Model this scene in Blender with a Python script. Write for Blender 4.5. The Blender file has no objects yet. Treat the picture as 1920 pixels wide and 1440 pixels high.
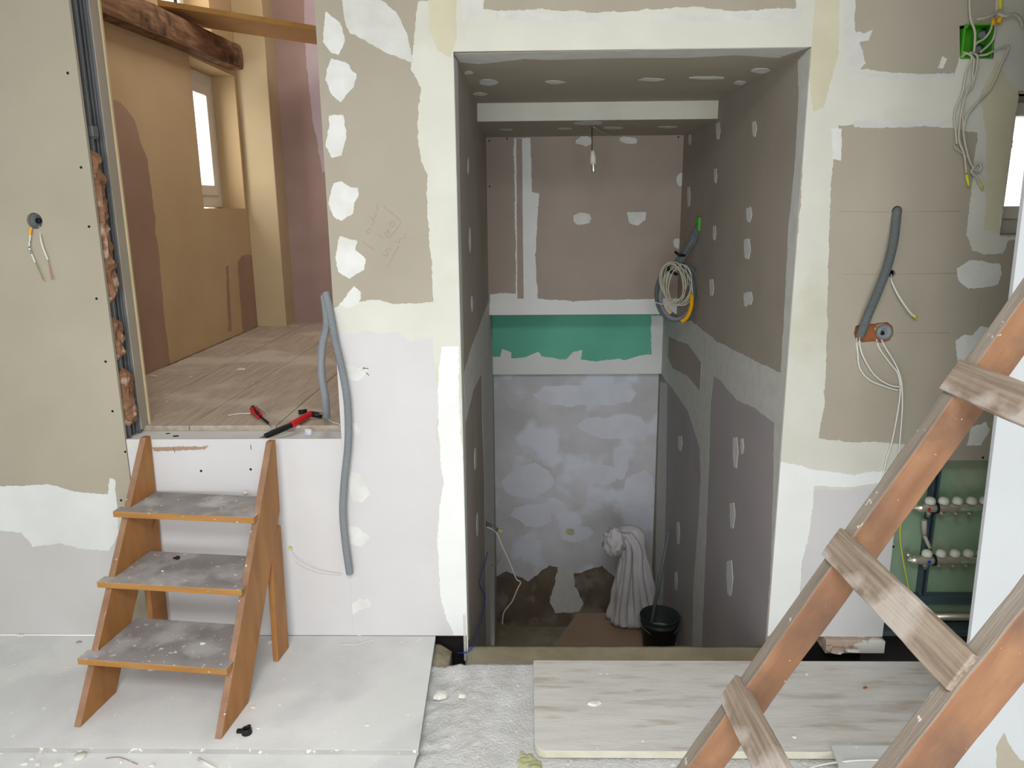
import bpy, bmesh, math, random
from mathutils import Vector, Matrix, noise
from mathutils.geometry import tessellate_polygon
R = random.Random(7)
noise.seed_set(7)
SC = bpy.context.scene
COL = SC.collection

# ------------------------------------------------------------------ camera
F = 1415.0
DY = Vector((27, 325, F)).normalized()
UP = -Vector((55, -6160, F)).normalized()
UP = (UP - DY * UP.dot(DY)).normalized()
DX = DY.cross(UP)
if DX.x < 0: DX = -DX
EYE = Vector((0, -2.54, 1.55))
cam_d = bpy.data.cameras.new('camera'); cam = bpy.data.objects.new('camera', cam_d); COL.objects.link(cam)
cam_d.sensor_fit = 'HORIZONTAL'; cam_d.sensor_width = 36; cam_d.lens = 36 * F / 1920
cam_d.clip_start = 0.02; cam_d.clip_end = 100
# rows of DX/DY/UP are world axes seen in (right, up, forward)
cr = Vector((DX[0], DY[0], UP[0])); cu = Vector((DX[1], DY[1], UP[1])); cf = Vector((DX[2], DY[2], UP[2]))
cam.matrix_world = Matrix(((cr.x, cu.x, -cf.x, EYE.x), (cr.y, cu.y, -cf.y, EYE.y), (cr.z, cu.z, -cf.z, EYE.z), (0, 0, 0, 1)))
SC.camera = cam

# ------------------------------------------------------------------ world, light, exposure
SC.view_settings.view_transform = 'Standard'; SC.view_settings.look = 'None'
SC.view_settings.gamma = 1; SC.view_settings.use_curve_mapping = False
SC.view_settings.exposure = -0.1
w = bpy.data.worlds.new('sky'); SC.world = w; w.use_nodes = True
w.node_tree.nodes['Background'].inputs[0].default_value = (0.96, 0.97, 1.0, 1)
w.node_tree.nodes['Background'].inputs[1].default_value = 2.2

def area(name, loc, target, sx, sy, power, color):
    d = bpy.data.lights.new(name, 'AREA'); d.shape = 'RECTANGLE'; d.size = sx; d.size_y = sy
    d.energy = power; d.color = color
    o = bpy.data.objects.new(name, d); COL.objects.link(o); o.location = loc
    o.rotation_euler = (Vector(target) - Vector(loc)).to_track_quat('-Z', 'Y').to_euler()
    return o
area('daylight_glazed_door', (-0.65, -4.9, 1.1), (0.0, 0, 0.8), 1.2, 1.8, 58, (0.88, 0.94, 1.0))
area('daylight_room_window', (0.75, -4.9, 1.3), (0.5, 0, 0.9), 1.0, 1.3, 40, (0.88, 0.94, 1.0))
area('added_ceiling_fill', (-0.1, -3.1, 2.58), (-0.1, -3.0, 0), 1.1, 0.8, 97, (0.92, 0.96, 1.0))  # added overhead fill for the floor, no window is known there
area('added_upper_room_fill', (-1.0, 1.5, 3.58), (-1.0, 1.5, 0), 0.8, 0.9, 20, (1.0, 0.95, 0.88))  # added fill under the upper room ceiling, not a real opening
area('daylight_small_window', (-2.4, 1.95, 2.05), (-1.95, 2.55, 1.95), 0.6, 0.75, 10, (1.0, 0.97, 0.93))
area('daylight_upper_window', (-2.3, 1.95, 3.0), (-0.9, 1.7, 2.0), 0.6, 0.7, 10, (1.0, 0.97, 0.93))

# ------------------------------------------------------------------ pixel -> point on a plane of the place
def ray(px, py):
    v = Vector((px - 960, 720 - py, F)); return Vector((v.dot(DX), v.dot(DY), v.dot(UP)))
def PY(px, py, Y=0.0): r = ray(px, py); return EYE + r * ((Y - EYE.y) / r.y)
def PZ(px, py, Z=0.0): r = ray(px, py); return EYE + r * ((Z - EYE.z) / r.z)
def PX(px, py, X=0.0): r = ray(px, py); return EYE + r * ((X - EYE.x) / r.x)

# ------------------------------------------------------------------ materials
def srgb(h):
    c = [int(h[i:i + 2], 16) / 255 for i in (0, 2, 4)]
    return tuple([x / 12.92 if x <= .04045 else ((x + .055) / 1.055) ** 2.4 for x in c] + [1])
def mat(name, c1, c2=None, scale=4, rough=.85, bump=0, bscale=80, st=(1, 1, 1), speck=None, sp_scale=90, sp_cut=.68,
        metal=0, c3=None, m3=False, s3=1.2, cut3=(.52, .6), detail=6, spec=.3, dist=0):
    m = bpy.data.materials.new(name); m.use_nodes = True
    N = m.node_tree.nodes; L = m.node_tree.links; b = N['Principled BSDF']
    b.inputs['Roughness'].default_value = rough; b.inputs['Metallic'].default_value = metal
    b.inputs['Specular IOR Level'].default_value = spec
    tc = N.new('ShaderNodeTexCoord'); mp = N.new('ShaderNodeMapping'); mp.inputs['Scale'].default_value = st
    L.new(tc.outputs['Object'], mp.inputs[0])
    def nz(s, d=4, raw=False):
        n = N.new('ShaderNodeTexNoise'); n.inputs['Scale'].default_value = s; n.inputs['Detail'].default_value = d
        n.inputs['Distortion'].default_value = dist
        L.new(tc.outputs['Object'] if raw else mp.outputs[0], n.inputs['Vector']); return n
    def rng(src, a, b2, c=0, d=1):
        r = N.new('ShaderNodeMapRange'); r.inputs[1].default_value = a; r.inputs[2].default_value = b2
        r.inputs[3].default_value = c; r.inputs[4].default_value = d; L.new(src, r.inputs[0]); return r.outputs[0]
    def mix(f, a, b2):
        x = N.new('ShaderNodeMix'); x.data_type = 'RGBA'; L.new(f, x.inputs[0])
        for k, v in ((6, a), (7, b2)):
            if isinstance(v, tuple): x.inputs[k].default_value = v
            else: L.new(v, x.inputs[k])
        return x.outputs[2]
    col = c1 if isinstance(c1, tuple) else srgb(c1)
    if c2 is not None:
        col = mix(rng(nz(scale, detail).outputs[0], .32, .68), col, srgb(c2))
    if c3 is not None:
        col = mix(rng(nz(s3, 7, not m3).outputs[0], cut3[0], cut3[1]), col, srgb(c3))
    if speck is not None:
        col = mix(rng(nz(sp_scale, 2, True).outputs[0], sp_cut, sp_cut + .03), col, srgb(speck))
    if isinstance(col, tuple): b.inputs['Base Color'].default_value = col
    else: L.new(col, b.inputs['Base Color'])
    if bump:
        bp = N.new('ShaderNodeBump'); bp.inputs['Strength'].default_value = bump; bp.inputs['Distance'].default_value = .004
        L.new(nz(bscale, 6).outputs[0], bp.inputs['Height']); L.new(bp.outputs[0], b.inputs['Normal'])
    return m

M = {}
M['board'] = mat('plasterboard_paper', 'AAA191', 'A39A8A', 3, .9, .03, 300)
M['board_low'] = mat('plasterboard_paper_lit_low', 'D0CDCC', 'C9C6C5', 3, .9, .03, 300)  # paler lower sheet, its colour also holds the brighter light low down
M['board_s'] = mat('plasterboard_paper_brownish', 'AD9F93', 'A3958A', 3, .9, .03, 300)
M['board_s2'] = mat('plasterboard_paper_dusty', 'A89E92', '9E9589', 3, .9, .03, 300)
M['board_l'] = mat('plasterboard_paper_pale', 'ABA391', 'A49C8A', 3, .9, .03, 300)
M['board_ll'] = mat('plasterboard_paper_lit_left', 'C4C1BD', 'BCB9B4', 3, .9, .03, 300)  # lower left panel, brighter light put into the colour
M['board_s3'] = mat('plasterboard_paper_lit_lilac', 'ACA4A4', 'A39C9C', 3, .9, .03, 300)  # lilac paper, cool light of the lower stairwell put into the colour
M['brown_shade'] = mat('brown_plaster_shade', '7E7062', '665849', 6, .9, .2, 40, c3='8E8274', s3=4)  # brown plaster, its dark tone also stands in for shade
M['compound'] = mat('joint_compound', 'D3D1C6', 'CBC9BD', 5, .85, .12, 40, c3='C4C0AE', s3=2.2, cut3=(.55, .68))
M['comp_bright'] = mat('joint_compound_brightened', 'E9E9E6', 'E1E1DD', 5, .85, .12, 40)  # lighter copy of the compound, brighter light put into its colour
M['comp_l'] = mat('pale_joint_compound', 'E6E7E4', 'DEDFDB', 5, .85, .12, 40)
M['comp_l'] = mat('pale_joint_compound', 'DADBD7', 'D0D1CC', 5, .85, .12, 40)
M['thin'] = mat('joint_compound_thin', 'D2D1CB', 'C8C6BF', 18, .88, .12, 60)
M['spot'] = mat('screw_filler', 'DEDDD8', 'D0CEC8', 14, .85, .15, 60)
M['yellow'] = mat('joint_compound_yellowish', 'CFC9B0', 'C5BEA2', 6, .88, .05, 80)  # yellowish tone of the top patches
M['green'] = mat('green_plasterboard', '72C2A8', '66B49B', 3, .85)
M['green_d'] = mat('green_backboard', '9AB396', '88A383', 6, .6, c3='AEBB9E', s3=5)
M['old'] = mat('old_patched_plaster', 'D6D4D8', 'C4C1C2', 4, .9, .15, 30, c3='DEE0EA', s3=3.2, cut3=(.5, .58))
M['patch'] = mat('cellar_wall_patch', 'E0E1EA', 'D8D9E1', 10, .9, .1, 40)
M['gap'] = mat('dark_gap', '1A1714')
M['gapb'] = mat('dirty_gap', '54402F', '6B5542', 20, .9)
M['tan'] = mat('tan_plaster', 'C4AC84', 'BBA27A', 2.5, .9, .04, 60)
M['tan_raw'] = mat('raw_board_brown', 'A58A74', '9B806A', 4, .9)
M['tan_l'] = mat('pale_tan_plaster', 'C8B692', 'BFAC88', 2.5, .9, .04, 60)
M['mauve'] = mat('mauve_plasterboard', 'AA9288', 'A08780', 4, .9)
M['mauve_l'] = mat('pale_mauve', 'C3B3B8', 'B9A8AC', 4, .9)  # pale mauve, also the tone for window light on the back wall
M['boards'] = mat('dusty_floor_boards', 'BDAF9F', 'A79A8B', 5, .8, .2, 20, st=(9, .8, 9), speck='E2DCD0', sp_scale=60, sp_cut=.7, c3='C4BAAC', s3=2.5)
M['sheet'] = mat('dusty_floor_sheet', 'DAD9D8', 'CECDCB', 6, .85, .15, 60, speck='EEEEEC', sp_scale=45, sp_cut=.72, c3='E0DFDC', s3=2.0)
M['screed'] = mat('rough_screed', 'DEDCDA', 'C8C6C3', 14, .95, 1.0, 110, speck='F2F0EC', sp_scale=70, sp_cut=.68, c3='D0CDC8', s3=6)
M['slab'] = mat('brown_slab', 'A89E86', '94896F', 8, .9, .4, 50, speck='BFB294', sp_cut=.72)
M['ply'] = mat('shuttering_plywood', 'DDD9D3', 'CEC9C2', 6, .75, .15, 30, st=(1, 6, 3), c3='B5A699', m3=True, s3=5, cut3=(.56, .76), speck='F2F1EE', sp_scale=30, sp_cut=.74)
M['ply_e'] = mat('plywood_edge', 'D2CEBE', 'C5BFAA', 12, .8, c3='C0B990', s3=9, cut3=(.55, .65))
M['sheet_e'] = mat('sheet_edge', 'C2C0BA', 'B5B3AC', 9, .9, speck='E0DED8', sp_scale=50, sp_cut=.62)
M['sheet_e'] = mat('sheet_edge', 'B2B0AA', 'A5A39C', 9, .9, speck='DAD8D2', sp_scale=50, sp_cut=.62)
M['orange'] = mat('varnished_orange_wood', 'A87540', '8F6034', 6, .5, .08, 40, st=(3, 3, .6), c3='7C5230', s3=4, cut3=(.6, .8))
M['dusty'] = mat('dusty_tread', 'A09A98', '8A8380', 9, .8, .2, 60, speck='DAD7D4', sp_scale=55, sp_cut=.68, c3='B8B3B1', s3=7, cut3=(.48, .62))
M['edgewood'] = mat('worn_wood_edge', '9A7860', '87644C', 18, .75, .2, 60, speck='CFC6BE', sp_scale=60, sp_cut=.68)
M['noseing'] = mat('orange_nosing', 'AE7F48', '9A6B34', 10, .5, st=(.5, 4, 4), speck='D8C8B0', sp_scale=90, sp_cut=.72)
M['rail'] = mat('reddish_ladder_rail', '8E694C', '75523A', 7, .6, .15, 40, st=(.8, 4, 4), c3='5A4234', s3=8, cut3=(.48, .7), speck='CDB8A2', sp_scale=70, sp_cut=.71)
M['rail_g'] = mat('weathered_grey_edge', '8A8074', '766A5E', 8, .85, .3, 60, st=(.6, 6, 6), speck='BDB4AA', sp_scale=60, sp_cut=.69)
M['rung'] = mat('weathered_rung', '938474', '705F50', 14, .85, .6, 26, st=(.4, 9, 9), c3='A69A90', s3=8)
M['steel'] = mat('galvanised_steel', '74787A', '66696B', 6, .5, metal=.25)
M['chrome'] = mat('nickel_pipe', 'DCD6C4', rough=.32, metal=.75)
M['strutm'] = mat('blue_grey_rail', '5E7078', rough=.4, metal=.5)
M['wool'] = mat('mineral_wool', '9A7458', '6A4A36', 22, .95, .9, 60, c3='BFA48E', s3=14)
M['grey_pipe'] = mat('grey_conduit', '85898C', rough=.5)
M['dark_pipe'] = mat('dark_grey_conduit', '676C6C', rough=.5)
M['black'] = mat('black_plastic', '161616', rough=.5)
M['red'] = mat('red_plastic', 'C8202C', rough=.4)
M['white'] = mat('white_cable', 'D8D5CC', rough=.5)
M['wire_g'] = mat('grey_white_cable', 'B8B3A2', rough=.5)
M['yel'] = mat('yellow_tape', 'D2CF3A', rough=.5)
M['yel_p'] = mat('yellow_conduit', 'E3A91C', rough=.5)
M['oran'] = mat('orange_wire', 'D2762A', rough=.5)
M['gr_w'] = mat('green_wire', '3C9A6C', rough=.5)
M['blue'] = mat('blue_cord', '2440C8', rough=.5)
M['box_g'] = mat('bright_green_plastic', '4FA82A', '47A024', 6, .4)
M['brick'] = mat('terracotta_brick', 'A8663F', '8F5634', 20, .9, .4, 60, c3='C9C0B4', s3=14, cut3=(.6, .66))
M['brick_w'] = mat('whitened_brick', 'BBA795', 'A89080', 16, .95, .6, 50, c3='DAD6CE', s3=12, cut3=(.5, .56))
M['pvc'] = mat('white_window_frame', 'E6E4DA', 'DEDBCF', 8, .4)
M['cloth'] = mat('white_dust_sheet', 'CBC8C6', 'BBB7B8', 10, .8, .2, 30)
M['bucket'] = mat('black_bucket', '2B3030', rough=.45)
M['chip'] = mat('plaster_chip', 'E6E4DC', 'D3CFC2', 60, .9)
M['pencil'] = mat('pencil_line', '9C9184', rough=.8)
M['beamw'] = mat('old_brown_beam', '92704F', '684C36', 9, .85, .8, 40, st=(6, .8, 6), c3='4A3728', s3=7, cut3=(.52, .66))
M['pine'] = mat('pale_pine', 'C9A06C', 'BE9460', 4, .7, st=(.8, 8, 8))
M['pine_e'] = mat('pine_edge', '8F6C34', '7E5D2A', 8, .8)
M['white_w'] = mat('white_painted_board', 'C6C8C9', 'C0C2C3', 3, .8)
M['moss'] = mat('yellowish_mortar', 'C2C19A', 'B0AE84', 20, .95, .6, 60)
M['ceil'] = mat('ceiling_board', 'C4BFB2', 'BAB5A8', 3, .8)
M['purplew'] = mat('white_paper', 'D8D6E2', rough=.7)
def glass():
    m = bpy.data.materials.new('window_glass'); m.use_nodes = True; N = m.node_tree.nodes; L = m.node_tree.links
    N.remove(N['Principled BSDF']); a = N.new('ShaderNodeBsdfTransparent'); g = N.new('ShaderNodeBsdfGlossy'); g.inputs[1].default_value = .05
    x = N.new('ShaderNodeMixShader'); x.inputs[0].default_value = .06
    L.new(a.outputs[0], x.inputs[1]); L.new(g.outputs[0], x.inputs[2]); L.new(x.outputs[0], N['Material Output'].inputs[0]); return m
M['glass'] = glass()

# ------------------------------------------------------------------ builders
def tess(loops):
    # triangles of an outline with holes, checked by area and redone with a hair of jitter if any piece is missing
    def ar(l):
        v = Vector((0, 0, 0))
        for i in range(len(l)): v += l[i].cross(l[(i + 1) % len(l)])
        return v.length / 2
    c = loops[0][0].copy(); L0 = [[p - c for p in l] for l in loops]
    want = ar(L0[0]) - sum(ar(l) for l in L0[1:]); rr = random.Random(3)
    for k in range(40):
        L = [[p + Vector((rr.uniform(-1, 1), rr.uniform(-1, 1), rr.uniform(-1, 1))) * (1e-5 * k) for p in l] for l in L0]
        t = tessellate_polygon(L); flat = [p for l in L0 for p in l]
        got = sum((flat[q[1]] - flat[q[0]]).cross(flat[q[2]] - flat[q[0]]).length / 2 for q in t)
        if abs(got - want) < 2e-3 * max(want, 1e-6): break
    return t
class MB:
    def __init__(s): s.v = []; s.f = []; s.mi = []; s.sm = []
    def add(s, vs, fs, mi=0, smooth=False):
        o = len(s.v); s.v += [Vector(v) for v in vs]
        for f in fs: s.f.append([o + i for i in f]); s.mi.append(mi); s.sm.append(smooth)
    def box(s, x0, x1, y0, y1, z0, z1, mi=0):
        s.add([(x0, y0, z0), (x1, y0, z0), (x1, y1, z0), (x0, y1, z0), (x0, y0, z1), (x1, y0, z1), (x1, y1, z1), (x0, y1, z1)],
              [(0, 3, 2, 1), (4, 5, 6, 7), (0, 1, 5, 4), (1, 2, 6, 5), (2, 3, 7, 6), (3, 0, 4, 7)], mi)
    def prism(s, loop, d, mi=0, mcap=None):          # loop of 3D points, extruded by vector d
        n = len(loop); a = [Vector(p) for p in loop]; b = [p + Vector(d) for p in a]
        o = len(s.v); s.v += a + b
        tr = tess([a])
        for t in tr:
            s.f.append([o + i for i in t]); s.mi.append(mi if mcap is None else mcap); s.sm.append(False)
            s.f.append([o + n + i for i in reversed(t)]); s.mi.append(mi if mcap is None else mcap); s.sm.append(False)
        for i in range(n):
            j = (i + 1) % n; s.f.append([o + i, o + j, o + n + j, o + n + i]); s.mi.append(mi); s.sm.append(False)
    def tube(s, pts, r, seg=8, mi=0, sub=8, ridge=0, pitch=.004, cap=True):
        pts = smooth(pts, sub)
        if ridge:
            out = []; 
            for a, b in zip(pts, pts[1:]):
                n = max(1, int((b - a).length / (pitch / 2)))
                out += [a.lerp(b, i / n) for i in range(n)]
            pts = out + [pts[-1]]
        rings = []; prev = None
        for i, p in enumerate(pts):
            t = (pts[min(i + 1, len(pts) - 1)] - pts[max(i - 1, 0)]).normalized()
            if prev is None: n = t.orthogonal().normalized()
            else: n = (prev - t * prev.dot(t)); n = n.normalized() if n.length > 1e-6 else t.orthogonal().normalized()
            prev = n; bb = t.cross(n)
            rr = (r(i / (len(pts) - 1)) if callable(r) else r) + (ridge * (1 if i % 2 else -1) if ridge else 0)
            rings.append([p + (n * math.cos(2 * math.pi * k / seg) + bb * math.sin(2 * math.pi * k / seg)) * rr for k in range(seg)])
        o = len(s.v)
        for rg in rings: s.v += rg
        for i in range(len(rings) - 1):
            for k in range(seg):
                k2 = (k + 1) % seg
                s.f.append([o + i * seg + k, o + i * seg + k2, o + (i + 1) * seg + k2, o + (i + 1) * seg + k]); s.mi.append(mi); s.sm.append(not ridge)
        if cap:
            s.f.append([o + k for k in reversed(range(seg))]); s.mi.append(mi); s.sm.append(False)
            e = o + (len(rings) - 1) * seg; s.f.append([e + k for k in range(seg)]); s.mi.append(mi); s.sm.append(False)
    def lathe(s, c, axis, prof, seg=24, mi=0):       # prof [(along, radius)]
        c = Vector(c); ax = Vector(axis).normalized(); n = ax.orthogonal().normalized(); b = ax.cross(n); o = len(s.v)
        for (h, r) in prof:
            for k in range(seg):
                a = 2 * math.pi * k / seg; s.v.append(c + ax * h + (n * math.cos(a) + b * math.sin(a)) * r)
        for i in range(len(prof) - 1):
            for k in range(seg):
                k2 = (k + 1) % seg
                s.f.append([o + i * seg + k, o + i * seg + k2, o + (i + 1) * seg + k2, o + (i + 1) * seg + k]); s.mi.append(mi); s.sm.append(True)
    def chip(s, c, sx, sy, sz, seed=0, rot=0, mi=0):
        rr = random.Random(seed); n = rr.randint(6, 9); c = Vector(c)
        lo = []
        for k in range(n):
            a = 2 * math.pi * k / n + rr.uniform(-.25, .25); q = rr.uniform(.7, 1.1)
            x, y = math.cos(a) * sx * q, math.sin(a) * sy * q
            lo.append((x * math.cos(rot) - y * math.sin(rot), x * math.sin(rot) + y * math.cos(rot)))
        v = [c + Vector((x, y, 0)) for x, y in lo] + [c + Vector((x * .82, y * .82, sz * rr.uniform(.7, 1))) for x, y in lo] + [c + Vector((0, 0, sz))]
        s.add(v, [[i, (i + 1) % n, n + (i + 1) % n, n + i] for i in range(n)] + [[n + i, n + (i + 1) % n, 2 * n] for i in range(n)] + [list(reversed(range(n)))], mi)
    def build(s, name, mats, parent=None, base=None, bev=0, rot=None, kind=None, sub=0):
        if not isinstance(mats, (list, tuple)): mats = [mats]
        if parent is not None: org = Vector(parent['_o']) if '_o' in parent else Vector((0, 0, 0))
        elif base is not None: org = Vector(base)
        elif kind == 'structure': org = Vector((0, 0, 0))
        else:
            xs = [v.x for v in s.v]; ys = [v.y for v in s.v]; zs = [v.z for v in s.v]
            org = Vector(((min(xs) + max(xs)) / 2, (min(ys) + max(ys)) / 2, min(zs)))
        me = bpy.data.meshes.new(name); me.from_pydata([tuple(v - org) for v in s.v], [], s.f)
        for m in mats: me.materials.append(M[m])
        me.polygons.foreach_set('material_index', s.mi); me.polygons.foreach_set('use_smooth', s.sm)
        me.update()
        bm = bmesh.new(); bm.from_mesh(me); bmesh.ops.recalc_face_normals(bm, faces=bm.faces)
        bm.to_mesh(me); bm.free()
        o = bpy.data.objects.new(name, me); COL.objects.link(o)
        if parent is not None: o.parent = parent; o['_o'] = tuple(org)
        else: o.location = org; o['_o'] = tuple(org)
        if bev:
            b = o.modifiers.new('b', 'BEVEL'); b.width = bev; b.segments = 2; b.limit_method = 'ANGLE'
        if sub:
            b = o.modifiers.new('s', 'SUBSURF'); b.levels = sub; b.render_levels = sub
        if kind: o['kind'] = kind
        return o
def smooth(pts, sub):
    P = [Vector(p) for p in pts]
    if sub <= 1 or len(P) < 3: return P
    out = []
    for i in range(len(P) - 1):
        p0 = P[max(i - 1, 0)]; p1 = P[i]; p2 = P[i + 1]; p3 = P[min(i + 2, len(P) - 1)]
        for k in range(sub):
            t = k / sub
            out.append(.5 * ((2 * p1) + (p2 - p0) * t + (2 * p0 - 5 * p1 + 4 * p2 - p3) * t * t + (3 * p1 - p0 - 3 * p2 + p3) * t ** 3))
    return out + [P[-1]]
def empty(name, loc, rz=0):
    o = bpy.data.objects.new(name, None); COL.objects.link(o); o.location = loc; o.rotation_euler = (0, 0, rz)
    o.empty_display_size = .1; o['_o'] = tuple(loc) if not rz else (0, 0, 0); return o
def tag(o, label, cat, group=None, kind=None):
    o['label'] = label; o['category'] = cat
    if group: o['group'] = group
    if kind: o['kind'] = kind
    return o
def slab(name, outer, holes, plane, c0, c1, m, parent=None, kind='structure', cut=None):
    """plane 'Y','X','Z': outline in the two other axes, from c0 to c1"""
    def P3(u, v, c): return (u, c, v) if plane == 'Y' else (c, u, v) if plane == 'X' else (u, v, c)
    loops = [outer] + holes; flat = [p for l in loops for p in l]; n = len(flat)
    tr = tess([[Vector((u, v, 0)) for u, v in l] for l in loops])
    b = MB(); vs = [P3(u, v, c0) for u, v in flat] + [P3(u, v, c1) for u, v in flat]
    fs = [list(t) for t in tr] + [[n + i for i in reversed(t)] for t in tr]; mi = [0] * len(fs)
    k = 0
    for li, l in enumerate(loops):
        for i in range(len(l)):
            j = (i + 1) % len(l); fs.append([k + i, k + j, n + k + j, n + k + i]); mi.append(0)
        k += len(l)
    b.add(vs, fs)
    return b.build(name, m, parent, kind=kind if parent is None else None)
def rect(u0, u1, v0, v1): return [(u0, v0), (u1, v0), (u1, v1), (u0, v1)]
def disc(u, v, r, n=28, rv=None): return [(u + r * math.cos(2 * math.pi * k / n), v + (rv or r) * math.sin(2 * math.pi * k / n)) for k in range(n)]
def coat(name, parent, plane, c, sgn, polys, clamp=None, amp=.0035, mats=('compound',), th=.0008):
    """irregular coats of filler on a wall face; polys = [(material index, [(px,py)...])]"""
    fn = {'Y': PY, 'X': PX, 'Z': PZ}[plane]; b = MB()
    def P3(u, v, cc): return (u, cc, v) if plane == 'Y' else (cc, u, v) if plane == 'X' else (u, v, cc)
    for n, (mi, pts) in enumerate(polys):
        uv = []
        for p in pts:
            q = fn(p[0], p[1], c); uv.append(Vector((q.x, q.z)) if plane == 'Y' else Vector((q.y, q.z)) if plane == 'X' else Vector((q.x, q.y)))
        out = []
        for i in range(len(uv)):
            a = uv[i]; d = uv[(i + 1) % len(uv)]; k = max(1, int((d - a).length / .004))
            for j in range(k):
                p = a.lerp(d, j / k); q = Vector((p.x, p.y, n * 1.7))
                nv = noise.noise_vector(q * 16) * amp * 1.3 + noise.noise_vector(q * 70) * min(amp, .005) * .9 + noise.noise_vector(q * 210) * min(amp, .0035) * .6
                p0_ = p; p = p + Vector((nv.x, nv.y))
                if clamp:
                    if not clamp[0] < p.x < clamp[1]: p = Vector((p.x, p0_.y))
                    if not clamp[2] < p.y < clamp[3]: p = Vector((p0_.x, p.y))
                    p = Vector((min(max(p.x, clamp[0]), clamp[1]), min(max(p.y, clamp[2]), clamp[3])))
                if not out or (out[-1] - p).length > .0006: out.append(p)
        off = th + n * .00004 + (.0004 if mi else 0)
        m = len(out)
        vs = [P3(p.x, p.y, c + sgn * off) for p in out] + [P3(p.x, p.y, c) for p in out]
        b.add(vs, [list(range(m))] + [[i, (i + 1) % m, m + (i + 1) % m, m + i] for i in range(m)], mi)
    o = b.build(name, list(mats), parent); return o
def blob(cx, cy, rx, ry, seed=0, n=9, rot=0):
    rr = random.Random(seed * 31 + 5); out = []
    for k in range(n):
        a = 2 * math.pi * k / n; q = rr.uniform(.75, 1.12); x, y = math.cos(a) * rx * q, math.sin(a) * ry * q
        out.append((cx + x * math.cos(rot) - y * math.sin(rot), cy + x * math.sin(rot) + y * math.cos(rot)))
    return out
def uvY(pts, Y=0): return [(PY(a, b, Y).x, PY(a, b, Y).z) for a, b in pts]

# ================================================================== SETTING
XL, XR = -0.227, 0.888          # stairwell side walls
OL, OR, OZ = -1.427, -0.656, .771   # high door opening on the left
FZ = .778                       # upper room floor
TOP = 2.6
# sockets and holes of the front wall
hole_c = (PY(1682, 396).x, PY(1682, 396).z); hole_s = (PY(1672, 513).x, PY(1672, 513).z)
h1 = PY(1617, 625); h2 = PY(1658, 623)
oval = uvY([(1601, 625), (1604, 612), (1614, 607), (1640, 607), (1650, 605), (1664, 604), (1674, 612), (1676, 626), (1668, 639), (1652, 643), (1640, 640), (1616, 642), (1605, 638)])
bx = uvY([(1799, 48), (1866, 45), (1863, 108), (1800, 112)])
NX0, NX1, NZ1 = 1.312, 1.95, .686
WX0, WX1, WZ0, WZ1 = 1.546, 2.15, 1.46, 1.90
wall = slab('wall_front',
            [(OR, 0), (XL, 0), (XL, 2.038), (XR, 2.038), (XR, 0), (1.312, 0), (1.312, NZ1), (NX1, NZ1), (NX1, 0), (2.4, 0), (2.4, TOP), (-1.424, TOP), (-1.424, 2.5), (OR, 2.5)],
            [disc(hole_c[0], hole_c[1], .017), disc(hole_s[0], hole_s[1], .012), oval, bx, rect(WX0, WX1, WZ0, WZ1)],
            'Y', 0, .013, 'board')
riser = slab('wall_riser', [(-1.424, 0.0), (OR, 0), (OR, OZ), (-1.424, OZ)], [], 'Y', .0005, .013, 'board_low')
sl = PY(65, 414)
wl = slab('wall_left', [(-2.06, 0), (-1.427, 0), (-1.427, TOP), (-2.06, TOP)], [disc(sl.x, sl.z, .0265)], 'Y', 0, .013, 'board_l')
b = MB(); b.box(-2.06, -1.47, .06, .15, 0, TOP); b.box(-1.47, OR, .02, .15, -.2, .745)
b.box(OR + .02, XL - .013, .05, .15, -.3, TOP)
b.box(XR + .03, NX0 - .05, .05, .19, -.3, TOP); b.box(NX0 - .05, 2.4, .14, .19, -.3, NZ1 + .1)
b.box(NX0 - .05, WX0, .05, .19, NZ1 + .1, TOP); b.box(WX0, 2.4, .05, .19, NZ1 + .1, WZ0); b.box(WX0, 2.4, .05, .19, WZ1, TOP)
b.box(WX1, 2.4, .05, .19, WZ0, WZ1)
b.box(XL, XR, .05, .19, 2.3, TOP)
b.build('wall_core', ['gap'], kind='structure')
# reveal skins of the right window
b = MB(); b.box(WX0, WX1, .013, .19, WZ0 - .012, WZ0); b.box(WX0 - .012, WX0, .013, .19, WZ0, WZ1); b.box(WX0, WX1, .013, .19, WZ1, WZ1 + .012); b.box(WX1, WX1 + .012, .013, .19, WZ0, WZ1)
b.build('reveal', ['tan_l'], wall)
# right jamb of the high opening (edge board) and head
b = MB(); b.box(OR, OR + .0125, .013, .19, OZ, 2.5); b.box(-1.42, OR, .013, .19, 2.5, 2.52); b.build('jamb_lining', ['board'], wall)
# left jamb: steel studs, inner board, corner bead
tr = MB()
for i, (y, x) in enumerate(((.062, -1.452), (.074, -1.447), (.086, -1.452), (.098, -1.446), (.112, -1.440))):
    tr.box(x - .003, x, y, y + .010, OZ - .01, 2.5)
tr.box(-1.462, -1.456, .055, .125, OZ - .01, 2.5); tr.box(-1.462, -1.434, .122, .126, OZ - .01, 2.5); tr.box(-1.462, -1.434, .05, .054, OZ - .01, 2.5)
st = tr.build('trim_1', ['steel'], kind='structure', bev=.001)
tr = MB(); tr.box(-1.50, -1.430, .127, .178, OZ, 2.5); tr.build('trim_2', ['board'], kind='structure')
tr = MB(); tr.box(-1.47, -1.424, .178, .190, OZ - .01, 2.5); tr.build('trim_3', ['tan_l'], kind='structure', bev=.002)
# ledge under the opening
tr = MB(); tr.box(-1.46, OR + .01, .0135, .16, .745, .757); tr.build('trim_4', ['sheet'], kind='structure')

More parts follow.
